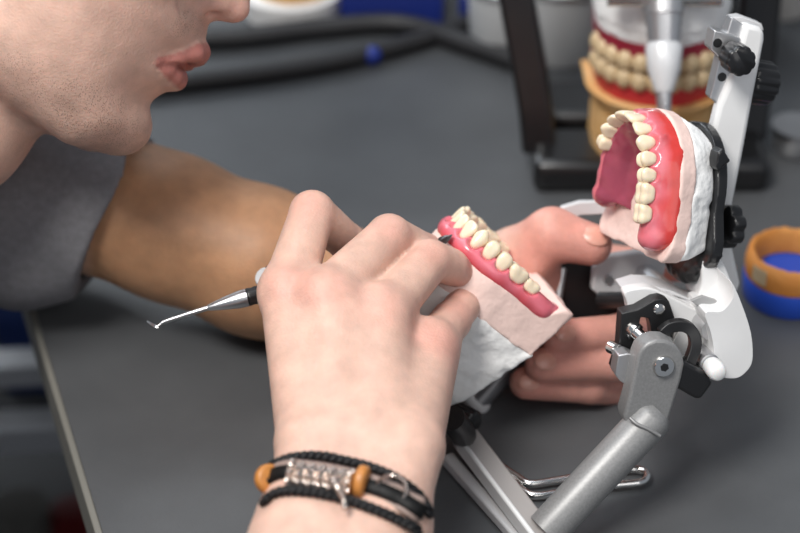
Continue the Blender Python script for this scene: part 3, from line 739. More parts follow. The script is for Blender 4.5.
def make_cast(name, FR, upper, label):
    t = thing(name, W(FR(np.array([-25, 0, -30]))), label, 'dental cast')
    DP = globals()['DP'] if upper else DPL
    s = SDF()
    if upper: top, bot, off = -10.5, -19.0, 8.4
    else: top, bot, off = -5.6, -24.0, 6.0
    def st(P):
        a, l, z = P.T; d2 = poly_sd(P[:, :2], DP) - off
        tl = top + np.clip((-a - 47) / 9, 0, 1) * (2.0 if upper else 9.0) * (1 if upper else 1 - np.clip((-poly_sd(P[:, :2], DP) - 5) / 4, 0, 1))
        tl = tl - (np.clip((-poly_sd(P[:, :2], DP) - 9) / 4, 0, 1) * (4 if not upper else 0))
        sl = d2 + (z - bot) * (.06 if not upper else -.15)
        return smax(smax(sl, z - tl, 1.5), bot - z, .6)
    s.u(Fn(st))
    if upper: s.c(Half((-58.5, 0, -14), (1, 0, .0)) if False else Fn(lambda P: P[:, 0] + 58.5), .5)
    else: s.c(Fn(lambda P: P[:, 0] + 61 + .2 * (P[:, 2])), .5)
    def p1(P, d): return d + .35 * vnoise(P, 7, 41) + .07 * vnoise(P, 1.8, 42)
    p_, q_ = polygonise(s, (-76, -48, bot - 4), (20, 48, 6), .8, p1)
    sdf_obj('stone_base', FR(p_), q_, m_pstone, t)
    s = SDF()
    b2 = -31.5 if upper else -72
    def wt(P):
        a, l, z = P.T; h = np.clip((bot - z) / (bot - b2), 0, 1)
        d2 = poly_sd(P[:, :2], DP) - off + (.6 + (5 if upper else 12) * h ** 1.2) + .0
        return smax(smax(d2, z - bot - 1.2, 2), b2 - z, .6)
    s.u(Fn(wt)); s.c(Fn(lambda P: P[:, 0] + 57 + (P[:, 2] - bot) * (.05 if upper else .18)), 2)
    def p2(P, d): return d + 1.3 * vnoise(P, 11, 51) + .35 * vnoise(P, 3.5, 52) + .9 * np.clip(vnoise(P, 7, 54) - .35, 0, 1) * 3 + .12 * vnoise(P, 1.6, 53)
    p_, q_ = polygonise(s, (-76, -48, b2 - 4), (20, 48, bot + 6), .9, p2)
    sdf_obj('plaster_mount', FR(p_), q_, m_plaster, t, label='white plaster mount')
    return t
make_cast('lower_cast', LF, False, 'lower pink stone cast on rough white plaster, gripped by the near hand')
make_cast('upper_cast', UF, True, 'upper pink stone cast on white plaster against the black mounting plate')
# ================================================================ articulator
m_black = mat('black_plastic', (.010, .010, .011), rough=.28, spec=.5, coat=.2)
m_bmetal = mat('black_anodised', (.012, .012, .013), rough=.38, spec=.5)
m_pearl = mat('silver_grey_paint', (.27, .27, .27), rough=.42, metal=.3, spec=.5, noise=.10, nscale=900)
m_lgrey = mat('light_grey_paint', (.62, .62, .63), rough=.32, spec=.5)
m_alu = mat('aluminium', (.62, .62, .63), rough=.32, metal=.85)
m_chrome = mat('chrome', (.75, .74, .72), rough=.12, metal=1)
m_ball = mat('white_nylon', (.85, .85, .84), rough=.4, sss=.1)
ART = thing('articulator', tb(545, 520), 'white and silver dental articulator held open, carrying the pink casts', 'articulator')
N = nrm([.16, -.33, .93])
def onp(px, py, d0, ref, off=0.0):
    o = q(ref[0], ref[1], d0); r = q(px, py, 1.0); return r * (o @ N) / (r @ N) + N * off
def plate(name, pxs, d, th, m, bevel=.8, n=None, label=None, par=None, ref=None, sm=0):
    if sm: pxs = [tuple(p) for p in smooth_line(pxs, sm, closed=True)]
    return MB().plate(pxs, d, n if n is not None else N, th, ref).build(name, m, par or ART, bevel=bevel, angle=35, label=label)
# upper member: bar, clamp, screws
ua = plate('upper_arm', [(746, 24), (760, 27), (765, 32), (765, 40), (754, 96), (743, 156), (734, 200), (729, 228), (741, 285), (734, 300), (716, 300), (712, 262), (708, 222), (710, 170), (713, 130), (719, 106), (732, 76)], 862, 9, m_white_paint, bevel=2.2, ref=(735, 120))
plate('end_cap', [(731, 18), (742, 16.5), (762, 24), (764, 31), (746, 27)], 860, 8, m_lgrey, bevel=.5, ref=(745, 22))
plate('slide_bar', [(731.7, 17), (747, 27), (736, 72), (722, 108), (710, 98), (719, 60)], 856, 8, m_alu, bevel=.7, ref=(728, 60), label='pale aluminium slide bar')
cb = plate('clamp_block', [(714.6, 30), (729, 34), (741, 38), (736, 64), (723, 61), (710.5, 49)], 850, 10, m_alu, bevel=.6, ref=(725, 45))
for (x, y, d) in ((717.5, 43, 849.5), (722, 77, 855.5)):
    d_, r_ = ((850, (725, 45)) if y < 60 else (856, (728, 60))); MB().cyl(onp(x, y, d_, r_, .15), onp(x, y, d_, r_, -.6), 2.1).build('socket_screw', m_bmetal, ART)
def knob(name, p0, p1, r, n=11, m=m_black, fd=.14, par=None):
    return MB().lathe(p0, p1, [(0, r * .82), (.08, r * .95), (.16, r), (.85, r), (.95, r * .96), (1, r * .86)], n=88, flute=n, fd=fd).build(name, m, par or ART, angle=50)
knob('thumbscrew', q(732, 55, 850), q(742, 62, 836), 7.0, 9, fd=.08)
MB().cyl(q(726, 50, 856), q(735, 57, 848), 3.6).build('screw_shaft', m_chrome, ART)
knob('thumbscrew', q(744, 80, 868), q(769, 84, 874), 10.4, 14, fd=.07)
knob('thumbscrew', q(722, 226, 866), q(735, 226, 869), 10.2, 7, fd=.16)
# mounting plate behind the upper cast
mp_ = SDF(); mp_.u(Fn(lambda P: smax(poly_sd(P[:, :2], DP) - 5.6 - 3.5 * np.clip((-P[:, 0] - 34) / 12, 0, 1), np.abs(P[:, 2] + 34.4) - 2.9, 1.2)))
mp_.u(Fn(lambda P: smax(np.maximum(np.abs(P[:, 0] + 24) - 4, 0) + np.abs(P[:, 1] - 27) - 5, np.abs(P[:, 2] + 36) - 3.2, .4) if False else smax(np.abs(P[:, 0] + 10) + np.abs(P[:, 2] + 30.2) - 5.2, np.abs(P[:, 1] - 24.8) - 3.8, .4)), .3)
mp_.u(Ell((-58, 9, -33.5), (13, 17, 6.5)), 3)
a_, b_ = polygonise(mp_, (-76, -40, -50), (16, 40, -28), .7, lambda P, d: d + np.where(P[:, 0] < -52, .7 * vnoise(P, 3, 61), .12 * vnoise(P, 6, 62)))
sdf_obj('mounting_plate', UF(a_), b_, m_black, ART)
mp2 = SDF(); mp2.u(Fn(lambda P: smax(np.linalg.norm(P[:, :2] - [-30, 0], axis=1) - 26, np.abs(P[:, 2] + 75) - 3.4, 1)))
a_, b_ = polygonise(mp2, (-60, -32, -82), (0, 32, -68), .9)
sdf_obj('mounting_plate', LF(a_), b_, m_black, ART)
MB().tube(smooth_line([q(700, 286, 858), q(700, 293, 856), q(703, 298, 855), q(700, 303, 855)], 5), .45).build('wire', m_chrome, ART)
m_pearl0 = mat('recess_grey', (.33, .33, .33), rough=.4)
# hinge: white side plate, cover, strip
plate('side_plate', [(624.5, 292.5), (635, 288.8), (650, 288), (665, 294), (683, 303), (695, 309), (712, 314), (722, 340), (716, 372), (704, 366), (690, 362), (672, 345), (650, 316), (640, 309), (630, 312), (627, 302)], 853, 7, m_white_paint, bevel=.9, sm=3, ref=(670, 320))
plate('top_strip', [(624, 291), (640, 286), (655, 286.5), (672, 291), (692, 300), (706, 303), (724, 310), (712, 314), (695, 309.5), (683, 303.5), (665, 294.5), (650, 288.5), (635, 289.3), (625, 293.5)], 856, 16, m_lgrey, bevel=.6, ref=(670, 300), label='grey worn top edge')
cv = plate('hinge_cover', [(705.5, 313), (722, 311), (733, 297), (731, 282), (737, 292), (747.5, 320), (752, 339), (752.5, 360), (747, 371), (737, 378), (722, 377.5), (711, 372), (714, 352), (711, 333)], 842, 26, m_white_paint, bevel=2.0, sm=4, ref=(735, 345))
plate('rear_arm', [(703, 262), (716, 256), (724, 264), (731, 280), (738, 296), (741, 312), (724, 315), (706, 308), (698, 299), (702, 284)], 856, 20, m_white_paint, bevel=1.0, sm=4, ref=(725, 290))
MB().lathe(q(698, 352, 850), q(717, 371, 832), [(0, 4.6), (.62, 4.6), (.63, 3.8)]).build('stop_pin', m_alu, ART)
MB().lathe(q(711, 365, 838), q(719, 374, 828), [(0, 3.8), (.12, 4.3), (.7, 4.3), (.9, 3.7), (1, 2.8)]).build('pin_cap', m_ball, ART, angle=60)
plate('recess_plate', [(691, 301), (703, 296), (716, 300), (726, 310), (708, 313)], 844, 2, m_pearl0, bevel=.3, ref=(706, 304))  # thin grey plate standing in for the recess beside the cover
# black latch and bracket
def cpx(l, ox=590, oy=240, s=3.333): return [(ox + x / s, oy + y / s) for x, y in l]
plate('bracket', cpx([(105, 245), (160, 232), (215, 200), (240, 195), (264, 204), (284, 262), (278, 292), (240, 322), (208, 328), (203, 290), (196, 262), (170, 258), (160, 300), (150, 360), (128, 470), (88, 452), (76, 432), (96, 370)]), 842, 8, m_bmetal, bevel=.6, ref=(650, 315))
sc_ = onp(659, 309, 842, (650, 315), -.3); MB().lathe(sc_, sc_ + N * 1.5, [(0, 2.6), (.6, 2.6), (1, 1.9)]).build('screw', m_chrome, ART)
ringp = [q(590 + x / 3.333, 240 + y / 3.333, 838) for x, y in [(238, 312), (268, 288), (310, 284), (340, 305), (350, 345), (338, 390), (318, 430), (300, 450)]]
MB().tube(smooth_line(ringp, 6), 1.0, prof=[(-2.6, -2.2), (2.6, -2.2), (2.6, 2.2), (-2.6, 2.2)], up=N).build('latch_hook', m_bmetal, ART, bevel=.5)
plate('latch_lever', cpx([(268, 395), (316, 405), (392, 446), (411, 478), (372, 532), (350, 530), (280, 490)]), 833, 13, m_black, bevel=1.6, ref=(690, 380))
MB().lathe(q(629, 326, 846), q(651, 348, 838), [(0, 3.6), (.05, 4.2), (.30, 4.2), (.31, 3.2), (.6, 3.2), (.61, 4.6), (1, 4.6)]).build('hinge_pin', m_chrome, ART)
MB().cyl(q(668, 341, 836), q(674, 330, 846), 2.4).build('stud', m_chrome, ART)
plate('square_nut', cpx([(95, 385), (128, 378), (158, 392), (130, 492), (100, 470), (84, 450)]), 836, 9, m_alu, bevel=.5, ref=(628, 368))
MB().cyl(q(611, 347, 846), q(617, 350, 842), 3.0).build('stud', m_chrome, ART)
# silver lower arm, its foot and the base frame
end_o = [(624, 416), (629, 398), (637.5, 357), (641, 349), (648, 343), (657, 340), (667, 340.5), (676, 345.5), (682.5, 354), (684.5, 364), (682, 378), (666, 430), (659, 438), (648, 436), (634, 430), (626, 425)]
plate('arm_end', end_o, 831, 12, m_pearl, bevel=1.4, ref=(660, 390))
bc = onp(663.5, 366, 831, (660, 390), -.3)
MB().lathe(bc, bc + N * 2, [(0, 5.0), (.5, 5.0), (1, 4.3)]).build('hex_bolt', m_chrome, ART)
MB().cyl(bc + N * 1.6, bc + N * 2.15, 2.0, n=6).build('hex_recess', m_bmetal, ART)
A0 = q(646, 424, 838); A1 = q(546, 531, 838)
MB().lathe(A0 + nrm(A0 - A1) * 8, A1, [(0, 6.5), (.03, 8.3), (.06, 9.2), (1, 9.2)], n=48).build('lower_arm', m_pearl, ART, angle=50)
MB().tube(smooth_line([q(630, 418, 830), q(637, 424, 828.5), q(648, 429, 828.3), q(660, 436, 830)], 6), .8).build('weld_bead', m_pearl, ART)
# far side twin of the arm
B0 = q(622, 250, 935); B1 = q(478, 402, 925)
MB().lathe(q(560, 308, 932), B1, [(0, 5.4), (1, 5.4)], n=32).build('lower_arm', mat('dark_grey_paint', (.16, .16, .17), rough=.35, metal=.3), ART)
MB().lathe(q(466, 392, 925), q(487, 411, 925), [(0, 4.2), (.8, 4.4), (.95, 3.4), (1, 2)]).build('arm_foot', m_lgrey, ART)
plate('far_side_plate', [(594, 268), (612, 256), (640, 252), (668, 262), (662, 282), (640, 292), (626, 302), (606, 302), (592, 290)], 918, 6, m_lgrey, bevel=1.2, n=N, ref=(620, 280))
fs = onp(608.5, 279.5, 918, (620, 280), -.3); MB().lathe(fs, fs + N * 1.5, [(0, 3), (1, 2.2)]).build('screw', m_alu, ART)
plate('far_bracket', [(546, 270), (556, 262), (604, 258), (598, 300), (640, 306), (640, 322), (575, 320), (556, 306)], 926, 12, m_bmetal, bevel=.8, ref=(580, 290))
MB().cyl(q(558, 298, 922), q(563, 268, 922), 2.0).build('spring_rod', m_alu, ART)
MB().cyl(q(600, 300, 915), q(628, 300, 905), 4.0).build('far_hinge_pin', m_bmetal, ART)
MB().tube([q(562, 213, 912), q(580, 207.5, 912), q(604, 207, 910), q(640, 225, 905)], 1.0, prof=[(-3.4, -2), (3.4, -2), (3.4, 2), (-3.4, 2)], up=N).build('far_upper_arm', m_lgrey, ART, bevel=.6)
MB().cyl(q(640, 270, 925), q(712, 330, 846), 5.0).build('hinge_axle', m_alu, ART)
# knob and post under the lower cast
knob('locking_knob', q(452, 412, 893), q(474, 424, 885), 6.6, 10, fd=.1)
# base frame lying on the bench
def bm(pts, wd, ht, name, m, label=None, bevel=1.2):
    b = MB(); b.tube(pts, 1.0, prof=[(-wd / 2000, -ht / 2000), (wd / 2000, -ht / 2000), (wd / 2000, ht / 2000), (-wd / 2000, ht / 2000)], up=np.array([0, 0, 1.0]))
    return b.build(name, m, ART, world=True, bevel=bevel, label=label)
bm([tb(464, 436, .012), tb(545, 543, .010)], 12.5, 7, 'base_frame', mat('beige_grey_paint', (.36, .34, .33), rough=.4))
bm([tb(458, 442, .014), tb(536, 545, .012)], 2.6, 9, 'base_rim', m_white_paint)
bm([tb(447, 458, .0035), tb(520, 540, .0035)], 6, 6, 'base_rail', m_lgrey)
MB().tube([tb(464, 436, .012), tb(462, 432, .030), tb(452, 418, .045), ], .006).build('mast', m_bmetal, ART, world=True)
wz = .0030
wire = [tb(x, y, wz) for x, y in [(486, 452), (500, 465), (517.6, 477), (531, 484), (559.5, 480), (610, 472), (634, 469), (645, 472), (646.5, 478), (640, 482.5), (616.6, 485), (575, 490), (540, 495.6), (525, 492), (505, 474), (490, 461)]]
MB().tube(smooth_line(wire, 6), .0019, n=12).build('wire_stand', m_chrome, ART, world=True)

# ================================================================ carving instrument
INS = thing('wax_carver', W(q(147, 321, 850)), 'steel wax carving instrument with a black handle, threaded through the near hand', 'dental tool')
H0 = q(207.5, 308, 851); H1 = q(247, 297.5, 853); H2 = q(405, 256, 874); ax = nrm(H1 - H0)
Lh = np.linalg.norm(H1 - H0)
MB().lathe(H0, H1, [(0, 1.1), (.05, 1.5), (.45, 3.0), (.8, 4.0), (1, 4.1)], n=40).build('ferrule', m_steel, INS, angle=60)
MB().lathe(H1, H2, [(0, 4.0)] + [(x, 3.9 if i % 2 else 4.25) for i, x in enumerate(np.linspace(.01, .95, 40))] + [(1, 3.2)], n=32, flute=12, fd=.06).build('handle', m_bmetal, INS)
MB().tube(smooth_line([H0 + ax * 1, q(188, 314, 851), q(165, 321.5, 851), q(160, 324.5, 850.5), q(157, 326.8, 850)], 6), [1.15] * 7 + [.95] * 6 + [.75] * 6 + [.7] * 6).build('shank', m_steel, INS)
MB().tube(smooth_line([q(158.5, 326.4, 850), q(155, 326.2, 850), q(150.5, 323.4, 849), q(147, 321, 848.5)], 5), list(np.linspace(.85, .35, 16)), prof=[(1.2, .2), (.4, .6), (-1, .35), (-1, -.35), (.4, -.6), (1.2, -.2)]).build('scraper_tip', m_steel, INS)
H3 = q(424, 250, 874)
MB().lathe(H2, H3, [(0, 3.4), (.5, 2.4), (1, 1.1)]).build('ferrule', m_steel, INS, angle=60)
MB().tube([H3, q(432, 243.5, 868), q(436, 241.5, 861)], [1.1, 1.0, .9]).build('shank', m_steel, INS)
MB().tube(smooth_line([q(434, 242.5, 862), q(441, 240.5, 858), q(447, 238, 856), q(452.5, 234.5, 855)], 5), [.8, 1.2, 1.7, 2.1, 2.3, 2.4, 2.4, 2.3, 2.2, 2.0, 1.8, 1.5, 1.2, .9, .5, .2], prof=[(1.5, 0), (.3, .35), (-1, 0), (.3, -.35)]).build('leaf_blade', mat('dark_steel', (.12, .11, .11), rough=.25, metal=.9), INS)
# knob peeking out behind the near hand
KT = knob('pin_knob', q(263, 289, 872), q(283, 290, 874), 11, 12)
MB().lathe(q(260.8, 276, 866), q(263, 277, 867), [(0, 3.6), (.6, 4.4), (1, 4.4)]).build('pin_insert', m_lgrey, ART)
MB().cyl(q(283, 290, 874), LF(np.array([-30, 0, -76.])), 3).build('pin_rod', m_alu, ART)

# ================================================================ bracelet
BR = thing('bracelet', W(q(350, 528, 752)), 'black leather bracelet with silver bead and wooden rings around the near wrist', 'bracelet')
m_leath = mat('black_leather', (.006, .006, .006), rough=.5, spec=.25, bump=.3, bscale=900)
m_cord = mat('braided_black_cord', (.006, .006, .007), rough=.5, spec=.35)
m_wood = mat('orange_wood', (.52, .21, .05), rough=.4, spec=.5, noise=.12, nscale=300)
m_silver = mat('antique_silver', (.60, .52, .47), rough=.16, metal=1)
m_tan = mat('tan_leather', (.30, .22, .19), rough=.6)
def dc(py): return 772 - (py - 450) * .31
def surf(px, py, off, bk=False):
    ds = np.arange(690, 800, .5); P = np.array([q(px, py, d) for d in ds]); v = body(P)
    ok = np.where(v <= off)[0]
    k = (ok[-1] if bk else ok[0]) if len(ok) else int(np.argmin(v))
    return P[k]
def loop(front, off, dy=10):
    pts = [surf(x, y, off * (1)) for x, y in front]
    back = [surf(x, y + dy, off, True) for x, y in front[::-1][1:-1]]
    return smooth_line(pts + back, 8, closed=True)
def braid(path, R, r, turns):
    b = MB(); P = np.array(path); m = len(P)
    seg = np.r_[0, np.cumsum(np.linalg.norm(np.diff(np.vstack([P, P[:1]]), axis=0), axis=1))]; tot = seg[-1]
    s = np.linspace(0, tot, int(turns * 10), endpoint=False); PP = np.vstack([P, P[:1]])
    X = np.stack([np.interp(s, seg, PP[:, i]) for i in range(3)], 1)
    T = np.roll(X, -1, 0) - np.roll(X, 1, 0); T /= np.linalg.norm(T, axis=1)[:, None]
    ctr = X.mean(0); out = X - ctr; out -= T * (out * T).sum(1)[:, None]; out /= np.linalg.norm(out, axis=1)[:, None]; sd = np.cross(T, out)
    for k in range(3):
        a = s / tot * turns * 2 * math.pi + k * 2 * math.pi / 3
        Y = X + out * (np.sin(2 * a) * R * .35)[:, None] + sd * (np.cos(a) * R)[:, None] + out * (np.sin(a) * R * .55)[:, None]
        b.tube(Y, r, n=8, closed=True)
    return b
upf = [(267.5, 471), (271, 466), (277, 463), (292.5, 457.5), (319, 456), (345, 461), (371, 467.5), (397.5, 479), (421, 497), (430, 513)]
lof = [(264, 501), (268, 497), (277, 492.5), (292.5, 490.5), (319, 493), (345, 499), (371, 508), (397.5, 519), (418.5, 531)]
braid(loop(upf, 1.6), 1.35, 1.05, 24).build('braided_cord', m_cord, BR, angle=0)
braid(loop(lof, 1.6), 1.35, 1.05, 24).build('braided_cord', m_cord, BR, angle=0)
mid = [(266, 482), (270, 478), (277, 474), (292.5, 472), (319, 475), (345, 480), (371, 487), (397.5, 497), (421, 512)]
def strap_(front, off, wd, th, name, m, label=None):
    P = loop(front, off); b = MB(); n = len(P); P = np.array(P); ctr = P.mean(0)
    T = np.roll(P, -1, 0) - np.roll(P, 1, 0); T /= np.linalg.norm(T, axis=1)[:, None]
    out = P - ctr; out -= T * (out * T).sum(1)[:, None]; out /= np.linalg.norm(out, axis=1)[:, None]; sd = np.cross(T, out)
    V = []; F = []
    for i in range(n):
        for (a, c) in ((-wd, 0), (-wd * .8, th), (wd * .8, th), (wd, 0)): V.append(P[i] + sd[i] * a + out[i] * c)
    for i in range(n):
        k = (i + 1) % n
        for j in range(4): F.append((i * 4 + j, i * 4 + (j + 1) % 4, k * 4 + (j + 1) % 4, k * 4 + j))
    return b.add(V, F).build(name, m, BR, label=label, angle=0)
strap_(mid, .6, 5.4, .7, 'lining_strap', m_tan, 'tan inner strap')
strap_(mid, 1.0, 3.2, 1.5, 'leather_strap', m_leath)
b0 = surf(289, 473.5, 4.2); b1 = surf(353, 484.5, 4.2); bm_ = (b0 + b1) / 2 + WW * 2.0
beads = [(0, 4.4), (.01, 6.0), (.06, 6.2), (.09, 4.8)]
for k in range(5):
    t0 = .10 + k * .16; beads += [(t0, 4.2), (t0 + .02, 4.9), (t0 + .05, 4.3), (t0 + .08, 5.9), (t0 + .12, 5.4), (t0 + .145, 4.2)]
beads += [(.91, 4.6), (.94, 6.2), (.99, 6.0), (1, 4.0)]
MB().lathe(b0, b1, beads, n=64, flute=9, fd=.28).build('silver_bead', m_silver, BR, angle=60)
def bead_ring(c, ax, r, w, name, m):
    c = np.asarray(c); return MB().lathe(c - ax * w, c + ax * w, [(0, r * .78), (.12, r * .95), (.3, r), (.7, r), (.88, r * .95), (1, r * .78)], n=40).build(name, m, BR, angle=60)
tx = nrm(b1 - b0)
bead_ring(surf(361.5, 482, 2.6), nrm(tx + [0, -.05, 0]), 6.6, 2.2, 'wooden_bead', m_wood)
bead_ring(surf(269, 479, 1.0), nrm([.55, .15, .8]), 6.0, 2.3, 'wooden_bead', m_wood)
rc0 = surf(391, 490, 3.0); rr = []
for k in range(24):
    a = k / 24 * 2 * math.pi - .2
    if True: rr.append(rc0 + np.array([math.cos(a), 0, 0]) * 6.0 + nrm([.1, 1, .0]) * math.sin(a) * 5.6 + nrm([0, 0, -1.]) * (0 if math.cos(a) > -.2 else 2.5 * abs(math.cos(a))))
MB().tube(rr, .75, closed=True, n=10).build('jump_ring', m_silver, BR, angle=0)
MB().tube(smooth_line([surf(333, 481, 9.5), surf(339, 490, 8.5), surf(344, 500, 6), surf(345, 509, 5)], 5), [1.1] * 16, n=10).build('dangling_pin', m_silver, BR, angle=0)
MB().sphere(surf(334, 481, 8.6), 2.0).build('pin_boss', m_silver, BR, angle=0)
# ================================================================ things farther back on the bench
m_yst = mat('orange_stone', (.66, .34, .10), rough=.7, spec=.3, noise=.6, nscale=70, col2=(.76, .50, .24), bump=.3, bscale=300)
m_rub = mat('black_rubber', (.024, .024, .026), rough=.5)
m_ygum = mat('red_wax', (.50, .03, .035), rough=.3, noise=.12, nscale=90)
Z3 = np.array([0, 0, 1.0])
def vcyl(b, x, y, z0, z1, r, n=40, prof=None): return b.lathe([x, y, z0], [x, y, z1], prof or [(0, r), (1, r)], n=n)
# --- second articulator standing behind
G = tb(650, 182); gx0, gy0 = G[0], G[1] + .035
A2 = thing('articulator', (gx0, gy0, 0), 'black framed articulator standing upright at the back with orange stone casts', 'articulator')
def bx(name, c, h, m, par, bevel=2, rot=0): 
    cs, sn = math.cos(rot), math.sin(rot)
    return MB().box(c, (h[0] * cs, h[0] * sn, 0), (-h[1] * sn, h[1] * cs, 0), (0, 0, h[2])).build(name, m, par, world=True, bevel=bevel)
fL = tb(542, 172); fR = tb(748, 176)
bx('base_foot', ((fL[0] + gx0) / 2 - .004, gy0 - .026, .010), (.034, .022, .010), m_black, A2, 6)
bx('base_foot', ((fR[0] + gx0) / 2 + .004, gy0 - .026, .010), (.034, .022, .010), m_black, A2, 6)
bx('base_bar', (gx0, gy0 + .023, .012), (.060, .022, .012), m_black, A2, 5)
pts = [np.array([fL[0] - .002, gy0 - .02, .012]), np.array([fL[0] - .006, gy0 - .012, .045]), np.array([fL[0] - .017, gy0 + .005, .10]), np.array([fL[0] - .026, gy0 + .02, .150])]
MB().tube(smooth_line(pts, 6), 1.0, prof=[(-.010, -.007), (.010, -.007), (.010, .007), (-.010, .007)], up=np.array([0, 1., .3])).build('side_post', m_black, A2, world=True, bevel=3)
pts = [np.array([fR[0] + .000, gy0 - .005, .012]), np.array([fR[0] + .003, gy0 + .01, .06]), np.array([fR[0] + .004, gy0 + .03, .15])]
MB().tube(smooth_line(pts, 6), 1.0, prof=[(-.012, -.008), (.012, -.008), (.012, .008), (-.012, .008)], up=np.array([0, 1., .3])).build('side_post', m_black, A2, world=True, bevel=3)
bx('top_frame', (gx0, gy0 + .01, .158), (.072, .030, .007), m_black, A2, 4)
# incisal pin in front of the casts
pxp = W(q(664, 60, 1000)); ip = A2
def pz(py): return W(q(664, py, 1000))
MB().lathe(pz(-30), pz(43), [(0, .011), (.6, .011), (.62, .010), (1, .0085)], n=32).build('pin_sleeve', m_alu, ip, world=True)
MB().lathe(pz(43), pz(92), [(0, .0088), (.1, .0100), (.55, .0088), (1, .0048)], n=32).build('pin_body', mat('white_metal', (.78, .79, .80), rough=.3, metal=.2), ip, world=True)
MB().lathe(pz(92), pz(122), [(0, .0042), (.8, .0036), (1, .002)], n=24).build('pin_tip', m_alu, ip, world=True)
b_ = MB(); b_.sphere(W(q(684, 52, 1056)), .0045); b_.build('side_screw', m_chrome, ip, world=True, angle=0)
MB().tube([pz(2) + [-.03, 0, .004], pz(2) + [.03, 0, .004]], .006).build('cross_bar', m_chrome, ip, world=True)
MB().tube([pz(-28), pz(-28) + [0, .02, 0], [gx0, gy0, .158]], .007).build('pin_holder', m_bmetal, ip, world=True)
# casts: orange lower, denture wax, white upper
cz0 = .006
cl = thing('lower_cast', (gx0, gy0 - .022, cz0), 'orange stone lower cast on the black framed articulator at the back', 'dental cast')
def dpoly(s, n=26): return [(s * 1.0 * math.cos(a), -s * .92 * math.sin(a)) for a in np.linspace(0, math.pi, n)] + [(-s, s * .55), (s, s * .55)]
def dsolid(name, cx, cy, z0, z1, s0, s1, m, par, seed=0, amp=.0012, label=None, n_z=8):
    V = []; F = []; pol = dpoly(1.0); n = len(pol); rg = random.Random(seed)
    for j in range(n_z + 1):
        t = j / n_z; s = s0 + (s1 - s0) * t
        for (x, y) in pol: V.append((cx + x * s + rg.uniform(-amp, amp) * .4, cy + y * s + rg.uniform(-amp, amp) * .4, z0 + (z1 - z0) * t))
    for j in range(n_z):
        for i in range(n): F.append((j * n + i, (j + 1) * n + i, (j + 1) * n + (i + 1) % n, j * n + (i + 1) % n))
    F.append(tuple(range(n))); F.append(tuple(n_z * n + i for i in reversed(range(n))))
    return MB().add(V, F).build(name, m, par, world=True, bevel=1.2, label=label, angle=60)
cyc = gy0 - .022
dsolid('stone_base', gx0, cyc, cz0, cz0 + .043, .034, .034, m_yst, cl, 1)
dsolid('stone_rim', gx0, cyc, cz0 + .043, cz0 + .055, .034, .041, m_yst, cl, 2)
dn = thing('wax_denture', (gx0, cyc, cz0 + .055), 'blurred red wax denture between the orange and white casts at the back', 'denture')
zw = cz0 + .055
dsolid('lower_wax', gx0, cyc, zw, zw + .012, .035, .036, m_ygum, dn, 3)
dsolid('upper_wax', gx0, cyc, zw + .026, zw + .038, .036, .036, mat('purple_red_wax', (.28, .02, .04), rough=.3), dn, 4)
m_tf = mat('shaded_acrylic_tooth', (.62, .47, .28), rough=.35)
for row, (z_, h_) in enumerate(((zw + .010, .011), (zw + .021, .011))):
    for k in range(12):
        a = math.pi * (k + .5) / 12; cx = gx0 + .0345 * math.cos(a); cy = cyc - .032 * math.sin(a)
        b_ = MB(); r = .0050
        b_.lathe([cx, cy, z_], [cx, cy, z_ + h_], [(0, r * .6), (.25, r), (.7, r), (1, r * .5)], n=14); b_.build('tooth', m_tf, dn, world=True, angle=60)
cu = thing('upper_cast', (gx0, cyc, zw + .038), 'white plaster upper cast on the black framed articulator at the back', 'dental cast')
dsolid('stone_base', gx0, cyc, zw + .038, zw + .046, .036, .037, m_plaster, cu, 5)
dsolid('plaster_mount', gx0, cyc, zw + .046, .151, .038, .033, m_plaster, cu, 6, .002)
# --- white pots behind on the left of it, with metal parts
def pot(px, py, r, h, m, label, name='plaster_pot', cat='pot'):
    p = tb(px, py); t = thing(name, p, label, cat)
    vcyl(MB(), p[0], p[1] + r, 0, h, r, prof=[(0, r * .86), (.05, r * .9), (.95, r), (1, r)]).build('body', m, t, world=True)
    MB().lathe([p[0], p[1] + r, h], [p[0], p[1] + r, h + .006], [(0, r * 1.05), (.6, r * 1.05), (1, r * .92)], n=40).build('rim', m_alu, t, world=True)
    return t
m_pot = mat('grey_white_plastic', (.58, .60, .61), rough=.5)
pot(505, 66, .024, .045, m_pot, 'pale grey pot at the back directly behind the black side post')
pot(562, 72, .034, .050, m_pot, 'wide pale grey pot at the back beside the orange stone casts')
# --- steel bits on the pots / back
m_brz = mat('bronze_metal', (.35, .30, .24), rough=.35, metal=.8)
p = tb(550, 20); bxs = thing('metal_flask', p, 'bronze coloured metal flask standing behind the wide grey pot', 'flask')
vcyl(MB(), p[0], p[1] + .03, 0, .055, .022).build('body', m_brz, bxs, world=True); vcyl(MB(), p[0], p[1] + .03, .055, .066, .014).build('neck', m_brz, bxs, world=True)
p = tb(748, 80); s2 = thing('black_stand', p, 'bulky black stand at the back right of the upright articulator', 'stand')
bx('body', (p[0] - .005, p[1] + .05, .05), (.020, .03, .05), m_blk, s2, 4); bx('head', (p[0] - .005, p[1] + .045, .115), (.026, .036, .014), m_blk, s2, 4)
p = tb(786, 24); s3 = thing('white_flask', p, 'pale flask at the upper right corner of the bench', 'flask')
vcyl(MB(), p[0], p[1] + .02, 0, .05, .016, prof=[(0, .016), (.6, .016), (.8, .009), (1, .009)]).build('body', mat('pale_plastic', (.50, .47, .44), rough=.5), s3, world=True)
vcyl(MB(), p[0], p[1] + .02, .05, .06, .011).build('cap', m_pot, s3, world=True)
p = tb(797, 163); s4 = thing('steel_cup', p, 'small steel cup at the right edge above the blue tray', 'cup')
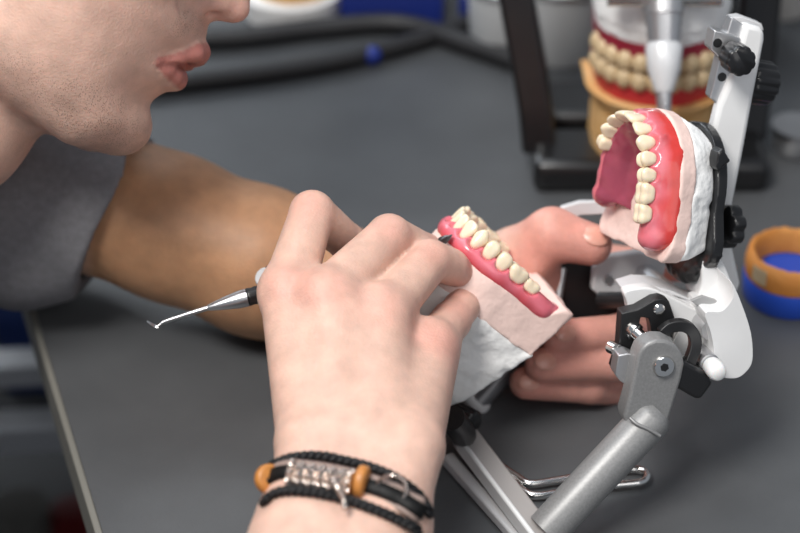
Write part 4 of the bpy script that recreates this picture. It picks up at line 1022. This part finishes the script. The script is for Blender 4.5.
vcyl(MB(), p[0], p[1] + .012, 0, .016, .013, prof=[(0, .009), (.3, .013), (1, .014)]).build('body', m_alu, s4, world=True); vcyl(MB(), p[0], p[1] + .012, .016, .019, .015).build('rim', m_steel, s4, world=True)
# --- blue tray with an orange impression
p = tb(795, 322); R_ = .0245; cy = p[1] + R_
BT = thing('impression_tray', (p[0], cy, 0), 'round blue base carrying the orange stone horseshoe at the right edge', 'tray')
m_bl = mat('bright_blue_plastic', (.02, .085, .55), rough=.4)
vcyl(MB(), p[0], cy, 0, 0.0145, R_, n=56, prof=[(0, R_ * .93), (.12, R_ * .97), (.9, R_), (1, R_ * .97)]).build('base', m_bl, BT, world=True, angle=50)
OC = thing('stone_horseshoe', (p[0], cy, .0150), 'orange stone horseshoe cast with a pale label, on the blue base', 'dental cast')
m_os = mat('deep_orange_stone', (.62, .22, .035), rough=.65, noise=.5, nscale=60, col2=(.70, .31, .08), bump=.4, bscale=260)
V = []; F = []; na = 44; rg = random.Random(3)
for i in range(na + 1):
    a = math.radians(-72) + (math.radians(324)) * i / na; ux, uy = -math.cos(a - math.radians(0)), math.sin(a - math.pi) 
    a2 = math.radians(18 + 324 * i / na)
    ux, uy = math.cos(a2), math.sin(a2); jz = rg.uniform(-.0008, .0008)
    for (r, z) in ((R_ * .97, .0150), (R_ * .99, .021), (R_ * .94, .0275 + jz), (R_ * .84, .0285 + jz), (R_ * .76, .026 + jz), (R_ * .72, .0150)): V.append((p[0] + ux * r, cy + uy * r, z))
for i in range(na):
    for j in range(6): F.append((i * 6 + j, (i + 1) * 6 + j, (i + 1) * 6 + (j + 1) % 6, i * 6 + (j + 1) % 6))
F.append(tuple(range(5, -1, -1))); F.append(tuple(na * 6 + j for j in range(6)))
MB().add(V, F).build('stone_ring', m_os, OC, world=True, angle=70)
V = []; F = []
for i in range(7):
    a = math.radians(206 + 22 * i / 6); 
    for (r, z) in ((R_ * 1.0, .018), (R_ * 1.0, .0270)): V.append((p[0] + math.cos(a) * r, cy + math.sin(a) * r, z))
    for (r, z) in ((R_ * 1.015, .0270), (R_ * 1.015, .018)): V.append((p[0] + math.cos(a) * r, cy + math.sin(a) * r, z))
for i in range(6):
    for j in range(4): F.append((i * 4 + j, (i + 1) * 4 + j, (i + 1) * 4 + (j + 1) % 4, i * 4 + (j + 1) % 4))
F.append((3, 2, 1, 0)); F.append((24, 25, 26, 27))
MB().add(V, F).build('paper_label', mat('old_paper', (.60, .48, .30), rough=.8), OC, world=True, label='pale paper label')
# --- hoses, far cast, blue box, pellet
def hose(name, l, r, z, label, m=m_rub, cat='hose'):
    o = MB().tube(smooth_line([tb(x, y, z) for x, y in l], 8), r, n=16).build(name, m, None, world=True, angle=0); tag(o, label, cat); return o
hose('rubber_hose', [(90, 92), (200, 80), (280, 70), (350, 58), (420, 40), (470, 22), (520, 0)], .0062, .0064, 'thick black hose curving across the back of the bench, nearer of the two')
hose('rubber_hose', [(120, 40), (230, 38), (320, 28), (400, 24), (470, 45), (520, 62)], .0068, .0070, 'black hose at the back passing in front of the blue box')
p = tb(290, 34); fc = thing('lower_cast', p, 'small orange and white cast at the back behind the hoses', 'dental cast')
dsolid('stone_base', p[0], p[1] + .03, 0, .018, .032, .034, m_plaster, fc, 8); dsolid('stone_arch', p[0] + .002, p[1] + .03, .018, .034, .026, .024, m_yst, fc, 9)
p = tb(392, 28); bb = thing('blue_box', p, 'blue plastic box at the back behind the hoses', 'box')
bx('body', (p[0], p[1] + .03, .020), (.034, .028, .020), m_bl if False else mat('box_blue', (.02, .04, .26), rough=.35), bb, 2); bx('lid', (p[0], p[1] + .03, .044), (.036, .030, .004), mat('lid_blue', (.02, .045, .28), rough=.35), bb, 2)
p = tb(372, 68); o = MB().sphere([p[0], p[1] + .005, .0063], .0062).build('blue_pellet', mat('pellet_blue', (.015, .04, .30), rough=.4), None, world=True, angle=0); tag(o, 'small blue pellet lying alone on the bench before the hoses', 'pellet')
p = tb(468, 30); o = MB().box([p[0], p[1] + .01, .012], (.006, 0, 0), (0, .008, 0), (0, 0, .012)).build('blue_block', mat('cap_blue', (.012, .03, .22), rough=.4), None, world=True, bevel=2); tag(o, 'tiny dark blue block beside the grey pot at the back', 'block')
